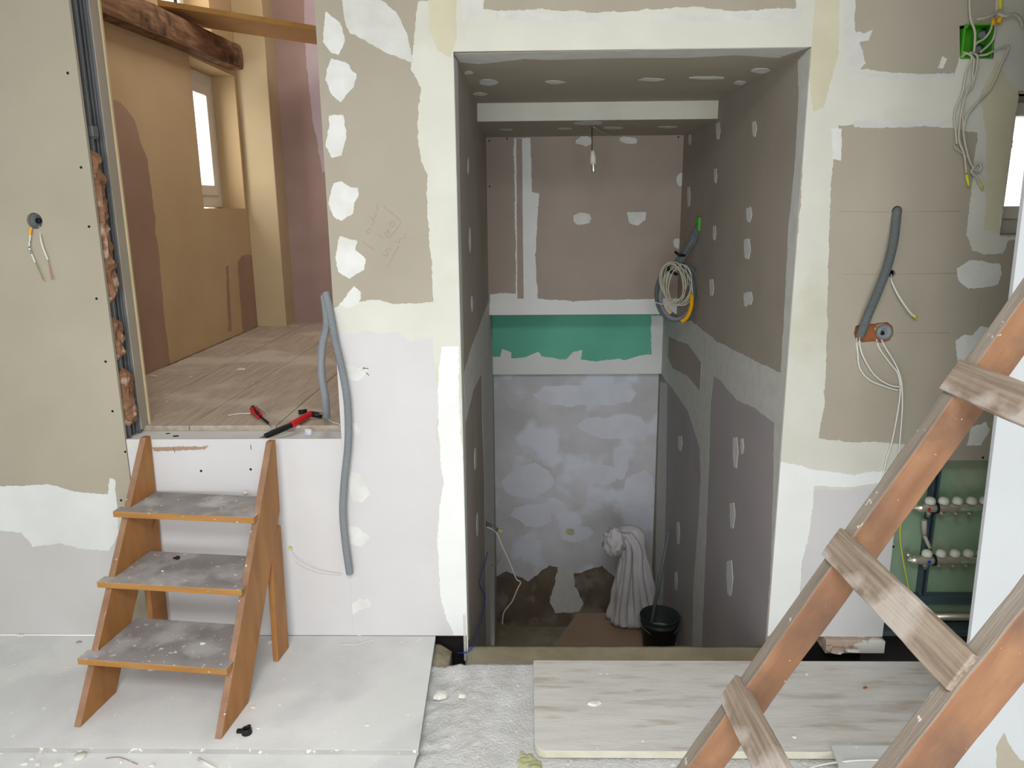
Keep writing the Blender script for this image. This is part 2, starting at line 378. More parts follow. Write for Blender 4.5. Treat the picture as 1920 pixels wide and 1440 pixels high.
# coats on the front wall
pier = [
 (0, [(785, 0), (852, 0), (852, 100), (862, 500), (872, 900), (880, 1193), (852, 1193), (836, 1160), (826, 1120), (820, 1060), (819, 990), (824, 940), (830, 905), (824, 860), (818, 820), (822, 770), (816, 700), (812, 632), (770, 640), (745, 622), (716, 625), (690, 620), (660, 628), (640, 622), (620, 615), (617, 585), (640, 572), (672, 566), (705, 563), (740, 570), (812, 566), (808, 480), (800, 400), (802, 330), (790, 300), (782, 230), (790, 165), (770, 130), (778, 60)]),
 (1, [(640, 0), (715, 0), (745, 25), (762, 60), (775, 118), (755, 110), (722, 98), (690, 80), (655, 62), (645, 35)]),
 (2, [(611, 22), (636, 42), (648, 78), (636, 103), (620, 98), (604, 80)]),
 (2, [(621, 110), (650, 118), (667, 140), (662, 165), (640, 192), (622, 180), (610, 150)]),
 (2, [(618, 216), (645, 216), (651, 255), (642, 292), (622, 297), (610, 270)]),
 (2, [(625, 343), (640, 340), (655, 350), (672, 352), (674, 366), (662, 380), (662, 400), (640, 415), (626, 405), (616, 380)]),
 (2, [(637, 442), (660, 450), (672, 452), (668, 468), (686, 485), (684, 505), (655, 522), (635, 510), (628, 480)]),
 (2, [(664, 537), (678, 548), (674, 568), (650, 578), (636, 570), (650, 552)]),
 (2, [(646, 684), (668, 688), (690, 694), (680, 708), (668, 714), (652, 708)]),
 (2, [(660, 790), (668, 792), (674, 805), (674, 818), (664, 812)]),
 (2, [(658, 884), (672, 885), (694, 925), (678, 942), (662, 938), (652, 905)]),
 (2, [(648, 985), (670, 988), (694, 1008), (680, 1024), (656, 1020)]),
 (2, [(655, 1136), (675, 1122), (692, 1122), (695, 1136), (674, 1144), (658, 1154), (651, 1146)]),
]
coat('joint_compound', wall, 'Y', 0, -1, pier, (OR + .001, XL - .0005, 0.002, TOP - .01), mats=('compound', 'thin', 'spot'))
coat('joint_compound', wall, 'Y', 0, -1, [
 (0, [(846, -60), (912, -60), (908, 18), (960, 22), (1020, 17), (1100, 23), (1200, 20), (1300, 12), (1380, 21), (1440, 16), (1494, 16), (1494, -60), (1530, -60), (1530, 96), (846, 104)]),
 (1, [(860, -60), (905, -60), (903, 18), (890, 40), (868, 38)]),
 (1, [(930, 24), (1130, 28), (1130, 40), (930, 38)]), (1, [(1220, 30), (1490, 22), (1494, 10), (1503, 10), (1500, 34), (1220, 42)]),
 ], (XL - .05, XR + .05, 2.039, TOP - .01), mats=('compound', 'thin'), th=.0011)
def px_of(x, y, z):                 # where a point of the wall shows, used to keep the coats off the window opening
    d = Vector((x, y, z)) - EYE; v = DX * d.x + DY * d.y + UP * d.z
    return 960 + F * v.x / v.z, 720 - F * v.y / v.z
L1_, T_ = px_of(WX0 - .004, 0, WZ1 + .003); L2_, B_ = px_of(WX0 - .004, 0, WZ0 - .003)
coat('joint_compound', wall, 'Y', 0, -1, [
 (0, [(1512, -60), (1600, -60), (1603, 60), (1612, 130), (1700, 138), (1790, 140), (1800, 105), (1865, 112), (1868, -60), (2100, -60), (2100, T_), (L1_ , T_), (L2_, B_), (2100, B_), (2100, 455), (1890, 448), (1880, 475), (1850, 478), (1822, 468), (1812, 440), (1818, 380), (1824, 330), (1833, 248), (1790, 240), (1700, 236), (1640, 232), (1572, 236), (1562, 300), (1556, 380), (1554, 500), (1550, 620), (1545, 760), (1535, 822), (1600, 828), (1700, 832), (1790, 838), (1750, 900), (1680, 912), (1600, 918), (1528, 918), (1522, 990), (1505, 1060), (1498, 1193), (1436, 1193), (1460, 900), (1480, 600), (1500, 400), (1516, 100)]),
 (1, [(1583, 0), (1600, 0), (1604, 60), (1622, 62), (1636, 55), (1630, 75), (1612, 80), (1622, 120), (1605, 135), (1585, 130)]),
 (2, [(1760, 128), (1767, 105), (1776, 110), (1770, 128)]),
 (1, [(1600, 138), (1790, 138), (1790, 147), (1600, 147)]), (1, [(1600, 226), (1790, 224), (1790, 236), (1600, 240)]),
 (3, [(1512, -60), (1575, -60), (1572, 100), (1545, 200), (1525, 210), (1512, 90)]),
 (3, [(1868, 110), (L1_, T_ + 12), (L2_ - 1, B_), (1845, 430), (1850, 250), (1835, 180), (1862, 130)]),
 (2, blob(1838, 514, 42, 30, 4)), (2, [(1792, 640), (1808, 628), (1822, 630), (1840, 612), (1862, 615), (1840, 655), (1815, 682), (1795, 678)]),
 (2, [(1822, 800), (1850, 790), (1856, 806), (1838, 834), (1812, 836)]),
 (2, [(1560, 240), (1580, 242), (1576, 300), (1560, 296)]),
 ], (XR + .0005, 2.39, 0.002, TOP - .01), mats=('compound', 'thin', 'spot', 'yellow'))
coat('lower_sheet_lit_tone', wall, 'Y', 0, -1, [(0, [(560, 560), (830, 560), (900, 800), (900, 1200), (560, 1200)]), (0, [(1400, 875), (1900, 875), (1900, 1200), (1400, 1200)])][:1], (OR + .0005, XL - .0005, .001, 1.2), mats=('board_low',), th=.0003, amp=0)  # lower sheet of the pier, painted paler for the stronger light there
coat('lower_sheet_lit_tone', wall, 'Y', 0, -1, [(0, [(1380, 872), (1745, 872), (1690, 1200), (1380, 1200)])], (XR + .0005, NX0 - .0005, .001, .7), mats=('board_low',), th=.0003, amp=0)  # same painted-in brightness low on the right wall
coat('compound_lit_tone', wall, 'Y', 0, -1, [(0, [(845, 590), (850, 570), (858, 600), (862, 780), (895, 1200), (852, 1193), (838, 1160), (828, 1120), (822, 1060), (821, 990), (826, 940), (832, 905), (826, 860), (822, 790), (820, 720), (826, 660), (838, 630)])], (OR, XL - .0005, .003, 1.1), mats=('comp_bright',), th=.0016)  # whiter tone paints the stronger light onto the lower corner compound
coat('compound_lit_tone', wall, 'Y', 0, -1, [(0, [(1445, 860), (1530, 880), (1600, 890), (1690, 880), (1690, 900), (1600, 912), (1526, 912), (1520, 990), (1503, 1060), (1495, 1190), (1400, 1193)])], (XR + .0005, NX0 - .001, .003, .9), mats=('comp_bright',), th=.0016)  # compound right of the stairwell, whitened the same way for the light
# yellowish zone at the top left corner
coat('joint_compound', wall, 'Y', 0.0, -1, [(0, [(802, -60), (856, -60), (856, 70), (845, 105), (822, 95), (806, 60)])], (OR, .05, 2.0, TOP - .01), mats=('yellow',), th=.0026)
coat('joint_compound', wl, 'Y', 0, -1, [(0, [(-12, 911), (0, 912), (60, 910), (90, 908), (150, 924), (202, 925), (205, 896), (216, 900), (222, 1000), (205, 1032), (160, 1030), (112, 1018), (62, 1026), (40, 998), (0, 994), (-12, 993)])], (-2.055, -1.4275, 0.002, 2.4), mats=('comp_l',))
coat('lower_sheet_lit_tone', wl, 'Y', 0, -1, [(0, [(-12, 960), (232, 960), (239, 1196), (-12, 1196)])], (-2.055, -1.4275, 0.002, 2.4), mats=('board_ll',), th=.0003, amp=0)  # paler tone below the band paints in the brighter light
coat('joint_compound', riser, 'Y', 0.0005, -1, [(0, [(237, 829), (300, 826), (300, 835), (242, 838)]), (1, [(285, 838), (390, 836), (385, 842), (290, 846)])], (-1.423, OR - .001, .01, OZ - .002), mats=('compound', 'tan_raw'))
def screws(parent, pts, Y=0):
    for (a, c) in pts:
        p = PY(a, c, Y); q = MB(); q.lathe(p, (0, -1, 0), [(0.0, .0045), (.0012, .004), (.0013, .0)], 10); q.build('screw', 'gap', parent)
screws(wl, [(127, 137), (152, 314), (167, 425), (181, 560), (198, 678), (211, 771), (227, 938)])
screws(riser, [(235, 847), (470, 880), (490, 903), (476, 979), (377, 883)], .0005)
screws(wall, [(1675, 1025), (1843, 858)])
# pencil marks
def stroke(parent, lists, plane=0, r=.0006, m='pencil', name='pencil_note'):
    q = MB()
    for l in lists: q.tube([PY(a, c, plane) + Vector((0, -.0006, 0)) for a, c in l], r, 5, sub=4)
    q.build(name, m, parent)
stroke(wall, [[(694, 434), (690, 438), (688, 433), (693, 428), (697, 431)], [(696, 422), (702, 417), (698, 412), (694, 405)], [(700, 412), (706, 402)], [(704, 398), (709, 391), (706, 388)], [(706, 385), (708, 382)],
              [(720, 388), (738, 402), (752, 415)], [(711, 440), (718, 447)], [(720, 436), (728, 446), (727, 430), (732, 438)], [(735, 416), (740, 418), (739, 424), (733, 424), (731, 419), (735, 416)],
              [(752, 418), (742, 432), (730, 446)], [(681, 453), (692, 462), (702, 468)], [(718, 476), (724, 480), (728, 474), (722, 470), (730, 466), (734, 470)], [(740, 452), (748, 455), (750, 448), (758, 446), (760, 438)], [(748, 462), (738, 478), (727, 502)]])
stroke(wall, [[(676, 694), (682, 691), (691, 691)], [(680, 691), (692, 704)], [(683, 688), (678, 697)]], r=.0011, m='gap', name='scratch_mark')
stroke(wall, [[(1570, 396), (1668, 398)], [(1697, 397), (1800, 396)], [(1580, 514), (1664, 514)], [(1684, 514), (1800, 512)], [(1680, 624), (1780, 624)], [(1836, 562), (1832, 610)]], r=.0004, name='pencil_line')
stroke(riser, [[(325, 838), (328, 848)], [(470, 834), (471, 843)]], .0005, .001, 'gap', 'scratch_mark')

# stairwell
zb = -1.42
wsl = slab('wall_stairwell_left', [(.013, zb), (2.6, zb), (2.6, 2.05), (.013, 2.05)], [], 'X', XL, XL - .0125, 'board_s2')
wsr = slab('wall_stairwell_right', [(.013, zb), (2.6, zb), (2.6, 2.05), (.013, 2.05)], [], 'X', XR, XR + .0125, 'board_s2')
b = MB(); b.box(XL, XR, .013, 1.16, 2.038, 2.05); b.box(XL, XR, 1.16, 1.93, 1.957, 2.05); ceil_s = b.build('ceiling_stairwell', 'board', kind='structure')
wsb = MB(); wsb.box(XL, XR, 1.93, 2.5, .945, 1.957); wsb = wsb.build('wall_stairwell_back', 'board_s', kind='structure')
wsg = MB(); wsg.box(XL, XR, 2.36, 2.5, .490, .945); wsg = wsg.build('wall_stairwell_green', 'green', kind='structure')
wso = MB(); wso.box(XL, XR, 2.45, 2.6, zb, .49); wso = wso.build('wall_stairwell_old', 'old', kind='structure')
b = MB(); b.box(XL, XR, 1.75, 2.45, zb - .1, zb)
for i in range(6): b.box(XL, XR, .033 + i * .26, .033 + (i + 1) * .26, zb, -.30 - i * .193)
b.build('floor_stairwell', 'slab', kind='structure')
# threshold slab
def rough_grid(name, x0, x1, y0, y1, z, step, amp, m, fn=None, kind='structure', parent=None, depth=.05):
    b = MB(); nx = max(2, int((x1 - x0) / step)); ny = max(2, int((y1 - y0) / step)); vs = []
    for j in range(ny + 1):
        for i in range(nx + 1):
            x = x0 + (x1 - x0) * i / nx; y = y0 + (y1 - y0) * j / ny
            dz = noise.fractal(Vector((x * 9, y * 9, 3)), 1, 2, 6) * amp
            if fn: dz += fn(x, y)
            vs.append((x, y, z + dz))
    n = len(vs); q = lambda i, j: j * (nx + 1) + i
    fs = [[q(i, j), q(i + 1, j), q(i + 1, j + 1), q(i, j + 1)] for j in range(ny) for i in range(nx)]
    rim = [q(i, 0) for i in range(nx + 1)] + [q(nx, j) for j in range(1, ny + 1)] + [q(i, ny) for i in range(nx - 1, -1, -1)] + [q(0, j) for j in range(ny - 1, 0, -1)]
    lo = [(vs[k][0], vs[k][1], z - depth) for k in rim]
    b.add(vs + lo, fs + [[rim[k], rim[(k + 1) % len(rim)], n + (k + 1) % len(rim), n + k] for k in range(len(rim))] + [[n + k for k in range(len(rim))]], 0, True)
    o = b.build(name, m, parent, kind=kind)
    for p in o.data.polygons[len(fs):]: p.use_smooth = False
    return o
rough_grid('floor_threshold', XL + .001, XR - .001, -.13, .033, -.062, .012, .0025, 'slab', depth=.5)
def scr(x, y):
    d = 0
    if x < -.2: d -= .018 * min(1, (-.2 - x) / .1) * (1 + .5 * noise.noise(Vector((x * 20, y * 20, 0))))
    d += (.004 * max(0, noise.noise(Vector((x * 30, y * 34, 5)))) + .004 * noise.noise(Vector((x * 75, y * 60, 9)))) * (1 if x < -.12 else .12)
    if x < -.235: d += .02 * max(0, (y + .22)) * 4
    return d
rough_grid('floor_screed', -.45, 2.4, -1.4, -.127, -.034, .010, .0013, 'screed', scr, depth=.12)
b = MB(); b.box(-2.06, 2.4, -5, .05, -.34, -.2); b.box(-2.06, 2.4, -5, -1.4, -.2, -.034); b.build('floor', 'screed', kind='structure')
b = MB(); b.box(-2.06, -.40, -1.4, 0.04, -.2, -.034); b.build('floor_subfloor', 'slab', kind='structure')
# rubble in the pit corner
rough_grid('floor_pit', -.43, -.29, -.16, .02, -.05, .008, .012, 'slab', lambda x, y: -.5 * max(0, x + .33), depth=.1)

# camera room shell behind the view
b = MB(); b.box(-2.41, -2.06, -5, 0, -.2, TOP); b.build('wall_west', 'white_w', kind='structure')
b = MB(); b.box(2.4, 2.41, -5, 0, -.2, TOP); b.build('wall_east', 'white_w', kind='structure')
b = MB(); b.box(-2.06, 2.4, -5.0, .2, TOP, TOP + .05); b.build('ceiling', 'ceil', kind='structure')
b = MB(); b.box(-2.06, 2.4, -5.1, -5, -.2, .2); b.box(-2.06, 2.4, -5.1, -5, 2.15, TOP); b.box(-2.06, -1.3, -5.1, -5, .2, 2.15); b.box(-.02, .2, -5.1, -5, .2, 2.15); b.box(1.3, 2.4, -5.1, -5, .2, 2.15); b.box(.2, 1.3, -5.1, -5, .2, .6)
b.build('wall_rear', 'tan_l', kind='structure')

# stairwell coats
coat('lower_sheet_lit_tone', wsr, 'X', XR, -1, [(0, [(1466, 760), (1338, 700), (1240, 640), (1228, 1240), (1440, 1240)])], (.014, 2.44, zb, 1.1), mats=('board_s3',), th=.0003, amp=0)  # lilac tone stands in for cool light on the lower wall
coat('joint_compound', wsr, 'X', XR, -1, [
 (0, [(1524, 84), (1497, 112), (1497, 190), (1490, 320), (1478, 430), (1472, 560), (1464, 700), (1400, 668), (1345, 640), (1296, 602), (1240, 590), (1240, 700), (1250, 715), (1262, 730), (1290, 770), (1312, 840), (1314, 900), (1308, 1000), (1300, 1100), (1298, 1230), (1315, 1230), (1322, 1050), (1328, 900), (1332, 760), (1338, 706), (1350, 712), (1368, 735), (1385, 752), (1404, 758), (1430, 776), (1452, 792), (1450, 900), (1446, 1050), (1434, 1225), (1442, 1225), (1470, 800), (1500, 400)]),
 (0, [(1238, 715), (1251, 720), (1249, 900), (1244, 1100), (1238, 1230), (1226, 1230), (1232, 900)]),
 ] + [(1, [(x - wd, y - h), (x + wd * .5, y - h * 1.1), (x + wd, y), (x + wd * .3, y + h), (x - wd * .8, y + h * .9), (x - wd, y)]) for x, y, wd, h in
   [(1415, 243, 4, 14), (1347, 246, 4, 16), (1294, 262, 3, 9), (1342, 330, 3, 13), (1292, 370, 3, 18), (1405, 403, 5, 13), (1340, 438, 3, 13), (1402, 468, 6, 18), (1406, 560, 6, 12), (1399, 562, 4, 12), (1335, 540, 4, 15),
    (1276, 832, 4, 13), (1380, 850, 5, 28), (1392, 838, 3, 14), (1374, 968, 5, 24), (1272, 1000, 3, 20), (1369, 1086, 6, 32), (1268, 1090, 3, 16)]],
 (.002, 2.44, zb, 2.036), mats=('thin', 'spot'), amp=.004)
coat('raw_board_patch', wsr, 'X', XR, -1, [(0, [(1255, 632), (1272, 640), (1290, 645), (1316, 680), (1313, 732), (1290, 705), (1262, 690), (1253, 668)])], None, mats=('board_s2',), th=.0028, amp=.004)
coat('joint_compound', wsl, 'X', XL, 1, [
 (0, [(870, 700), (884, 650), (896, 620), (908, 585), (918, 560), (923, 640), (926, 900), (928, 1210), (912, 1210), (908, 900), (904, 790), (903, 700), (888, 730), (873, 790)]),
 (0, [(853, 108), (858, 115), (863, 400), (870, 700), (876, 1000), (880, 1200), (872, 1200), (862, 700), (850, 110)]),
 (1, blob(878, 310, 1.5, 16, 1)), (1, blob(881, 450, 2, 22, 2)), (1, blob(885, 570, 2, 17, 3)), (1, blob(891, 860, 2, 22, 4)), (1, blob(895, 985, 2, 24, 5))],
 (.002, 2.44, zb, 2.036), mats=('thin', 'spot'))
coat('joint_compound', ceil_s, 'Z', 2.038, -1, [
 (0, [(850, 100), (1520, 87), (1460, 108), (1380, 103), (1290, 108), (1180, 108), (1020, 112), (985, 110), (900, 120), (862, 116)]),
 (1, blob(914, 154, 20, 6, 6)), (1, blob(1040, 154, 20, 4, 7)), (1, blob(1222, 149, 26, 3, 8)), (1, blob(1330, 146, 38, 3, 9)), (1, blob(878, 136, 10, 4, 10)), (1, blob(900, 176, 14, 3, 11)), (1, blob(1388, 155, 12, 4, 12)), (1, blob(1425, 132, 18, 5, 13))],
 (XL, XR, .001, 1.159), mats=('thin', 'spot'))
coat('joint_compound', ceil_s, 'Y', 1.16, -1, [(0, [(893, 193), (1050, 190), (1200, 187), (1357, 183), (1357, 222), (893, 229)])], (XL + .001, XR - .001, 1.957, 2.037), mats=('compound',), amp=.001)
coat('joint_compound', ceil_s, 'Z', 1.957, -1, [(0, blob(950, 243, 14, 2, 3)), (0, blob(1060, 241, 14, 2, 3)), (0, blob(1150, 240, 20, 2.5, 3)), (0, blob(1105, 231, 30, 4, 5)), (0, blob(1250, 238, 20, 2, 6))], (XL, XR, 1.161, 1.92), mats=('thin',))
coat('joint_compound', wsb, 'Y', 1.93, -1, [
 (0, [(918, 592), (918, 552), (940, 550), (967, 550), (966, 400), (963, 260), (994, 259), (998, 360), (1010, 364), (1004, 480), (1008, 560), (1080, 565), (1150, 562), (1228, 560), (1276, 560), (1276, 592)]),
 (2, blob(1096, 264, 17, 9, 2)), (2, blob(1178, 263, 18, 8, 3)), (2, blob(1092, 410, 17, 12, 4)), (2, [(1176, 398), (1212, 398), (1210, 412), (1196, 424), (1180, 418)]), (2, blob(1276, 338, 8, 13, 5)), (2, blob(1270, 456, 9, 10, 6)),
 ], (XL + .001, XR - .001, .946, 1.956), mats=('comp_bright', 'compound', 'spot'))
coat('joint_compound', wsb, 'Y', 1.93, -1, [(0, [(968, 260), (979, 260), (980, 400), (982, 560), (970, 560)])], None, mats=('board_s',), th=.0016, amp=.001)
coat('joint_compound', wsg, 'Y', 2.36, -1, [(0, [(918, 705), (918, 668), (938, 670), (941, 655), (959, 660), (959, 672), (985, 670), (1010, 660), (1016, 668), (1060, 674), (1075, 660), (1092, 656), (1088, 674), (1120, 678), (1160, 672), (1172, 676), (1195, 668), (1222, 664), (1220, 640), (1222, 592), (1245, 592), (1245, 705)])],
 (XL + .001, XR - .001, .491, .944), mats=('comp_bright',), amp=.004)
screws(wsb, [(951, 260), (917, 264), (918, 350), (1272, 257)], 1.93)
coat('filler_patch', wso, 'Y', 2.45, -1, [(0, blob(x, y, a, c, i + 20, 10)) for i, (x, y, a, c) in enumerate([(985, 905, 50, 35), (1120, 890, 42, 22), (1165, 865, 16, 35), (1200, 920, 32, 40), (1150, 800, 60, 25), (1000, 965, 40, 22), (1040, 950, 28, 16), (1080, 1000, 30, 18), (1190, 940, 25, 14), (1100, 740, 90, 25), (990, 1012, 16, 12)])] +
 [(2, [(915, 1090), (950, 1070), (990, 1090), (1030, 1060), (1080, 1075), (1130, 1060), (1160, 1090), (1210, 1100), (1230, 1060), (1240, 1240), (915, 1240)]), (1, [(1045, 1062), (1074, 1062), (1078, 1100), (1094, 1130), (1085, 1148), (1040, 1150), (1030, 1120), (1040, 1100)])], (XL + .001, XR - .001, zb, .48), mats=('patch', 'thin', 'brown_shade'), amp=.01)  # brown patch is part bare plaster, part painted shade at the stairwell foot
coat('yellow_mark', wso, 'Y', 2.45, -1, [(0, blob(1069, 997, 9, 8, 3))], None, mats=('moss',), th=.002)

# ------------------------------------------------------------------ upper room on the left
LX = -1.88
wul = slab('wall_upper_left', [(.19, FZ - .1), (2.9, FZ - .1), (2.9, 3.6), (.19, 3.6)], [rect(1.945, 2.61, 1.58, 2.41), rect(1.62, 2.30, 2.56, 3.35)], 'X', LX, LX - .25, 'tan')
b = MB(); b.box(LX, -1.677, 2.65, 3.0, FZ - .1, 3.6); pil = b.build('wall_upper_pilaster', 'tan_l', kind='structure', bev=.004)
b = MB(); b.box(-1.677, -.33, 2.86, 3.0, FZ - .1, 3.6); wub = b.build('wall_upper_back', 'mauve', kind='structure')
b = MB(); b.box(-.34, -.24, .19, 3.0, FZ - .1, 3.6); b.build('wall_upper_right', 'mauve_l', kind='structure')
b = MB(); b.box(LX - .25, -.24, .19, 3.0, 3.6, 3.65); b.build('ceiling_upper', 'white_w', kind='structure')
b = MB(); b.box(-2.2, -1.47, .15, .19, FZ - .1, 3.6); b.box(OR + .0125, -.24, .15, .19, FZ - .1, 3.6); b.box(-1.47, OR + .02, .15, .19, 2.52, 3.6); b.build('wall_upper_front', 'tan', kind='structure')
fb = MB(); edges = [-1.92, -1.575, -1.265, -.935, -.62, -.34]
for a, c in zip(edges, edges[1:]):
    fb.box(a + .002, c - .002, .15 + R.uniform(-.004, .006), 2.88, FZ - .022, FZ + R.uniform(-.001, .001))
ufl = fb.build('floor_upper', 'boards', kind='structure', bev=.002)
b = MB(); b.box(LX, -.34, .152, 2.88, FZ - .06, FZ - .023); b.build('floor_upper_base', 'gap', kind='structure')
coat('raw_board_patch', wul, 'X', LX, 1, [
 (0, [(195, 175), (228, 195), (252, 225), (262, 262), (275, 300), (285, 360), (293, 440), (300, 500), (308, 600), (320, 684), (270, 705), (215, 480)]),
 (0, [(445, 488), (458, 478), (472, 478), (478, 560), (484, 611), (455, 622), (450, 560)]),
 (0, [(423, 500), (428, 498), (434, 620), (428, 625)])], (.2, 2.649, FZ, 3.5), mats=('tan_raw',), amp=.01)
coat('lilac_window_light', wub, 'Y', 2.86, -1, [(0, [(566, -80), (640, -80), (640, 330), (604, 322), (588, 230), (574, 120)])], (-1.676, -.35, FZ, 3.5), mats=('mauve_l',), amp=.006)  # lilac tone paints cool window light onto the back wall
# gap line at the foot of the wall
coat('dirty_gap', ufl, 'Z', FZ, 1, [(0, [(270, 702), (330, 680), (400, 649), (484, 612.5), (560, 606), (484, 611), (400, 647), (330, 676), (270, 697)])], (LX, -1.6, .2, 2.649), mats=('gapb',), amp=.005)
# windows
def window(name, plane, c, u0, u1, v0, v1, t, label=None, fr=.055, dirn=-1):
    o = empty(name, (0, 0, 0)); o['kind'] = 'structure'
    def bxs(mb, a0, a1, b0, b1, c0, c1):
        c0, c1 = min(c0, c1), max(c0, c1)
        if plane == 'X': mb.box(c0, c1, a0, a1, b0, b1)
        else: mb.box(a0, a1, c0, c1, b0, b1)
    def ring(mb, a0, a1, b0, b1, f, c0, c1):
        bxs(mb, a0, a1, b0, b0 + f, c0, c1); bxs(mb, a0, a1, b1 - f, b1, c0, c1); bxs(mb, a0, a0 + f, b0 + f, b1 - f, c0, c1); bxs(mb, a1 - f, a1, b0 + f, b1 - f, c0, c1)
    m = MB(); ring(m, u0, u1, v0, v1, fr, c, c + dirn * t); m.build('window_frame', 'pvc', o, bev=.003)
    m = MB(); ring(m, u0 + fr * .8, u1 - fr * .8, v0 + fr * .8, v1 - fr * .8, fr * .7, c - dirn * .012, c + dirn * t * .8); s = m.build('sash', 'pvc', o, bev=.004)
    m = MB(); bxs(m, u0 + fr * 1.3, u1 - fr * 1.3, v0 + fr * 1.3, v1 - fr * 1.3, c + dirn * t * .4, c + dirn * t * .5); m.build('pane', 'glass', o)
    m = MB(); ring(m, u0 + fr * 1.45, u1 - fr * 1.45, v0 + fr * 1.45, v1 - fr * 1.45, .003, c + dirn * .004, c + dirn * t * .4); m.build('gasket', 'gap', s)
    return o
window('window_1', 'X', -2.03, 1.945, 2.61, 1.59, 2.41, .06, fr=.09)
window('window_2', 'X', -2.03, 1.62, 2.30, 2.56, 3.35, .06)
window('window_3', 'Y', .10, WX0 - .045, WX1, WZ0 - .002, WZ1 + .03, .06, dirn=1, fr=.062)
# old beam
b = MB(); n = 30; vs = []
for i in range(n + 1):
    y = .25 + (2.56 - .25) * i / n; z0 = 2.365 + .032 * (y - .25); z1 = 2.50 + .036 * (y - .25)
    for (x, z) in ((LX + .001, z0), (-1.80, z0 + .004), (-1.795, z0 + .02), (-1.79, (z0 + z1) / 2), (-1.797, z1 - .02), (-1.805, z1), (LX + .001, z1)):
        nn = noise.noise_vector(Vector((x * 9, y * 14, z * 9))) * (.005 if x > LX + .01 else 0); vs.append((x + nn.x, y, z + nn.z))
fs = []
for i in range(n):
    for k in range(7): fs.append([i * 7 + k, i * 7 + (k + 1) % 7, (i + 1) * 7 + (k + 1) % 7, (i + 1) * 7 + k])
fs += [list(range(7)), [n * 7 + k for k in range(7)]]
b.add(vs, fs); b.build('beam', 'beamw', kind='structure')
# pine plank resting on the beam
pz = 2.60
pl = [PZ(590, 57, pz), PZ(590, 83, pz), PZ(392, 52, pz), PZ(392, 25, pz)]
d1 = (pl[0] - pl[3]).normalized(); a0 = pl[3] - d1 * .3; a1 = pl[0] + d1 * .55
d2 = Vector((-d1.y, d1.x, 0)); wd = abs((pl[1] - pl[0]).dot(d2))
b = MB(); lp = [a0, a1, a1 + d2 * wd, a0 + d2 * wd]
b.add([*lp, *[p + Vector((0, 0, .027)) for p in lp]], [(0, 1, 2, 3), (4, 5, 6, 7)], 0); b.add([*lp, *[p + Vector((0, 0, .027)) for p in lp]], [(0, 1, 5, 4), (1, 2, 6, 5), (2, 3, 7, 6), (3, 0, 4, 7)], 1)
tag(b.build('plank', ['pine', 'pine_e']), 'pale pine plank lying across the old brown beam near the ceiling', 'plank')

# mineral wool in the stud cavity
for i, (z0, z1, x) in enumerate([(PX(195, 815, -1.45).z - .01, 1.02, -1.445), (1.05, 1.20, -1.45), (1.25, 1.76, -1.45)]):
    b = MB(); n = int((z1 - z0) / .008); vs = []; k = 14
    for j in range(n + 1):
        z = z0 + (z1 - z0) * j / n
        for q in range(k):
            a = 2 * math.pi * q / k; rr = 1 + .45 * noise.fractal(Vector((math.cos(a) * 1.5, math.sin(a) * 1.5, z * 28 + i * 9)), 1, 2, 4)
            end = min(1, (j + .5) / 3, (n - j + .5) / 3)
            vs.append((x + .006 + math.cos(a) * .026 * rr * end, .045 + (.012 if i == 0 else 0) + math.sin(a) * (.030 if i != 0 else .036) * rr * end, z))
    fs = [[j * k + q, j * k + (q + 1) % k, (j + 1) * k + (q + 1) % k, (j + 1) * k + q] for j in range(n) for q in range(k)] + [list(range(k)), [n * k + q for q in range(k)]]
    b.add(vs, fs, 0, False)
    o = b.build('insulation_tuft', 'wool')
    tag(o, ['pale brown mineral wool tuft at the bottom of the open wall cavity', 'short mineral wool tuft halfway down the open wall cavity', 'long dark brown mineral wool strip in the upper wall cavity'][i], 'insulation', 'mineral wool in the wall cavity')
# small steel bracket above the wool
b = MB(); p = PX(172, 265, -1.45); b.box(-1.456, -1.425, p.y - .03, p.y + .004, 1.80, 1.835); b.box(-1.44, -1.426, p.y - .02, p.y - .0, 1.795, 1.80)
tag(b.build('steel_bracket', 'steel', bev=.002), 'small galvanised bracket on the studs just above the wool', 'bracket')

# ================================================================== THINGS
# --- step stairs
S = empty('wooden_steps', (-1.17, -.548, .0005), math.radians(-6.3))
tag(S, 'orange varnished wooden steps with three dusty treads leading to the high opening', 'steps')
HW = .232; TH = .022; H = .786
for sgn in (-1, 1):
    x0 = sgn * HW - (TH / 2)
    b = MB()
    loop = [(x0, 0, 0), (x0, .175, 0), (x0, .455, .435), (x0, .512, .53), (x0, .522, H), (x0, .495, H)]
    b.prism(loop, (TH, 0, 0), 0)
    # front edge gets the worn look
    for i, f in enumerate(b.f):
        if len(f) == 4:
            c = [b.v[k] for k in f]
            ys = sum(v.y for v in c) / 4; zs = sum(v.z for v in c) / 4
            if abs(ys - .2475) < .01 and abs(zs - H / 2) < .01: b.mi[i] = 1
    b.build('side_panel', ['orange', 'edgewood'], S, bev=.0015)
    b = MB(); xx = x0 + .001
    b.prism([(xx, .405, 0), (xx, .495, .0), (xx, .512, .47), (xx, .50, .48), (xx, .425, .42)], (TH - .002, 0, 0), 0)
    b.build('leg', ['orange'], S, bev=.002)
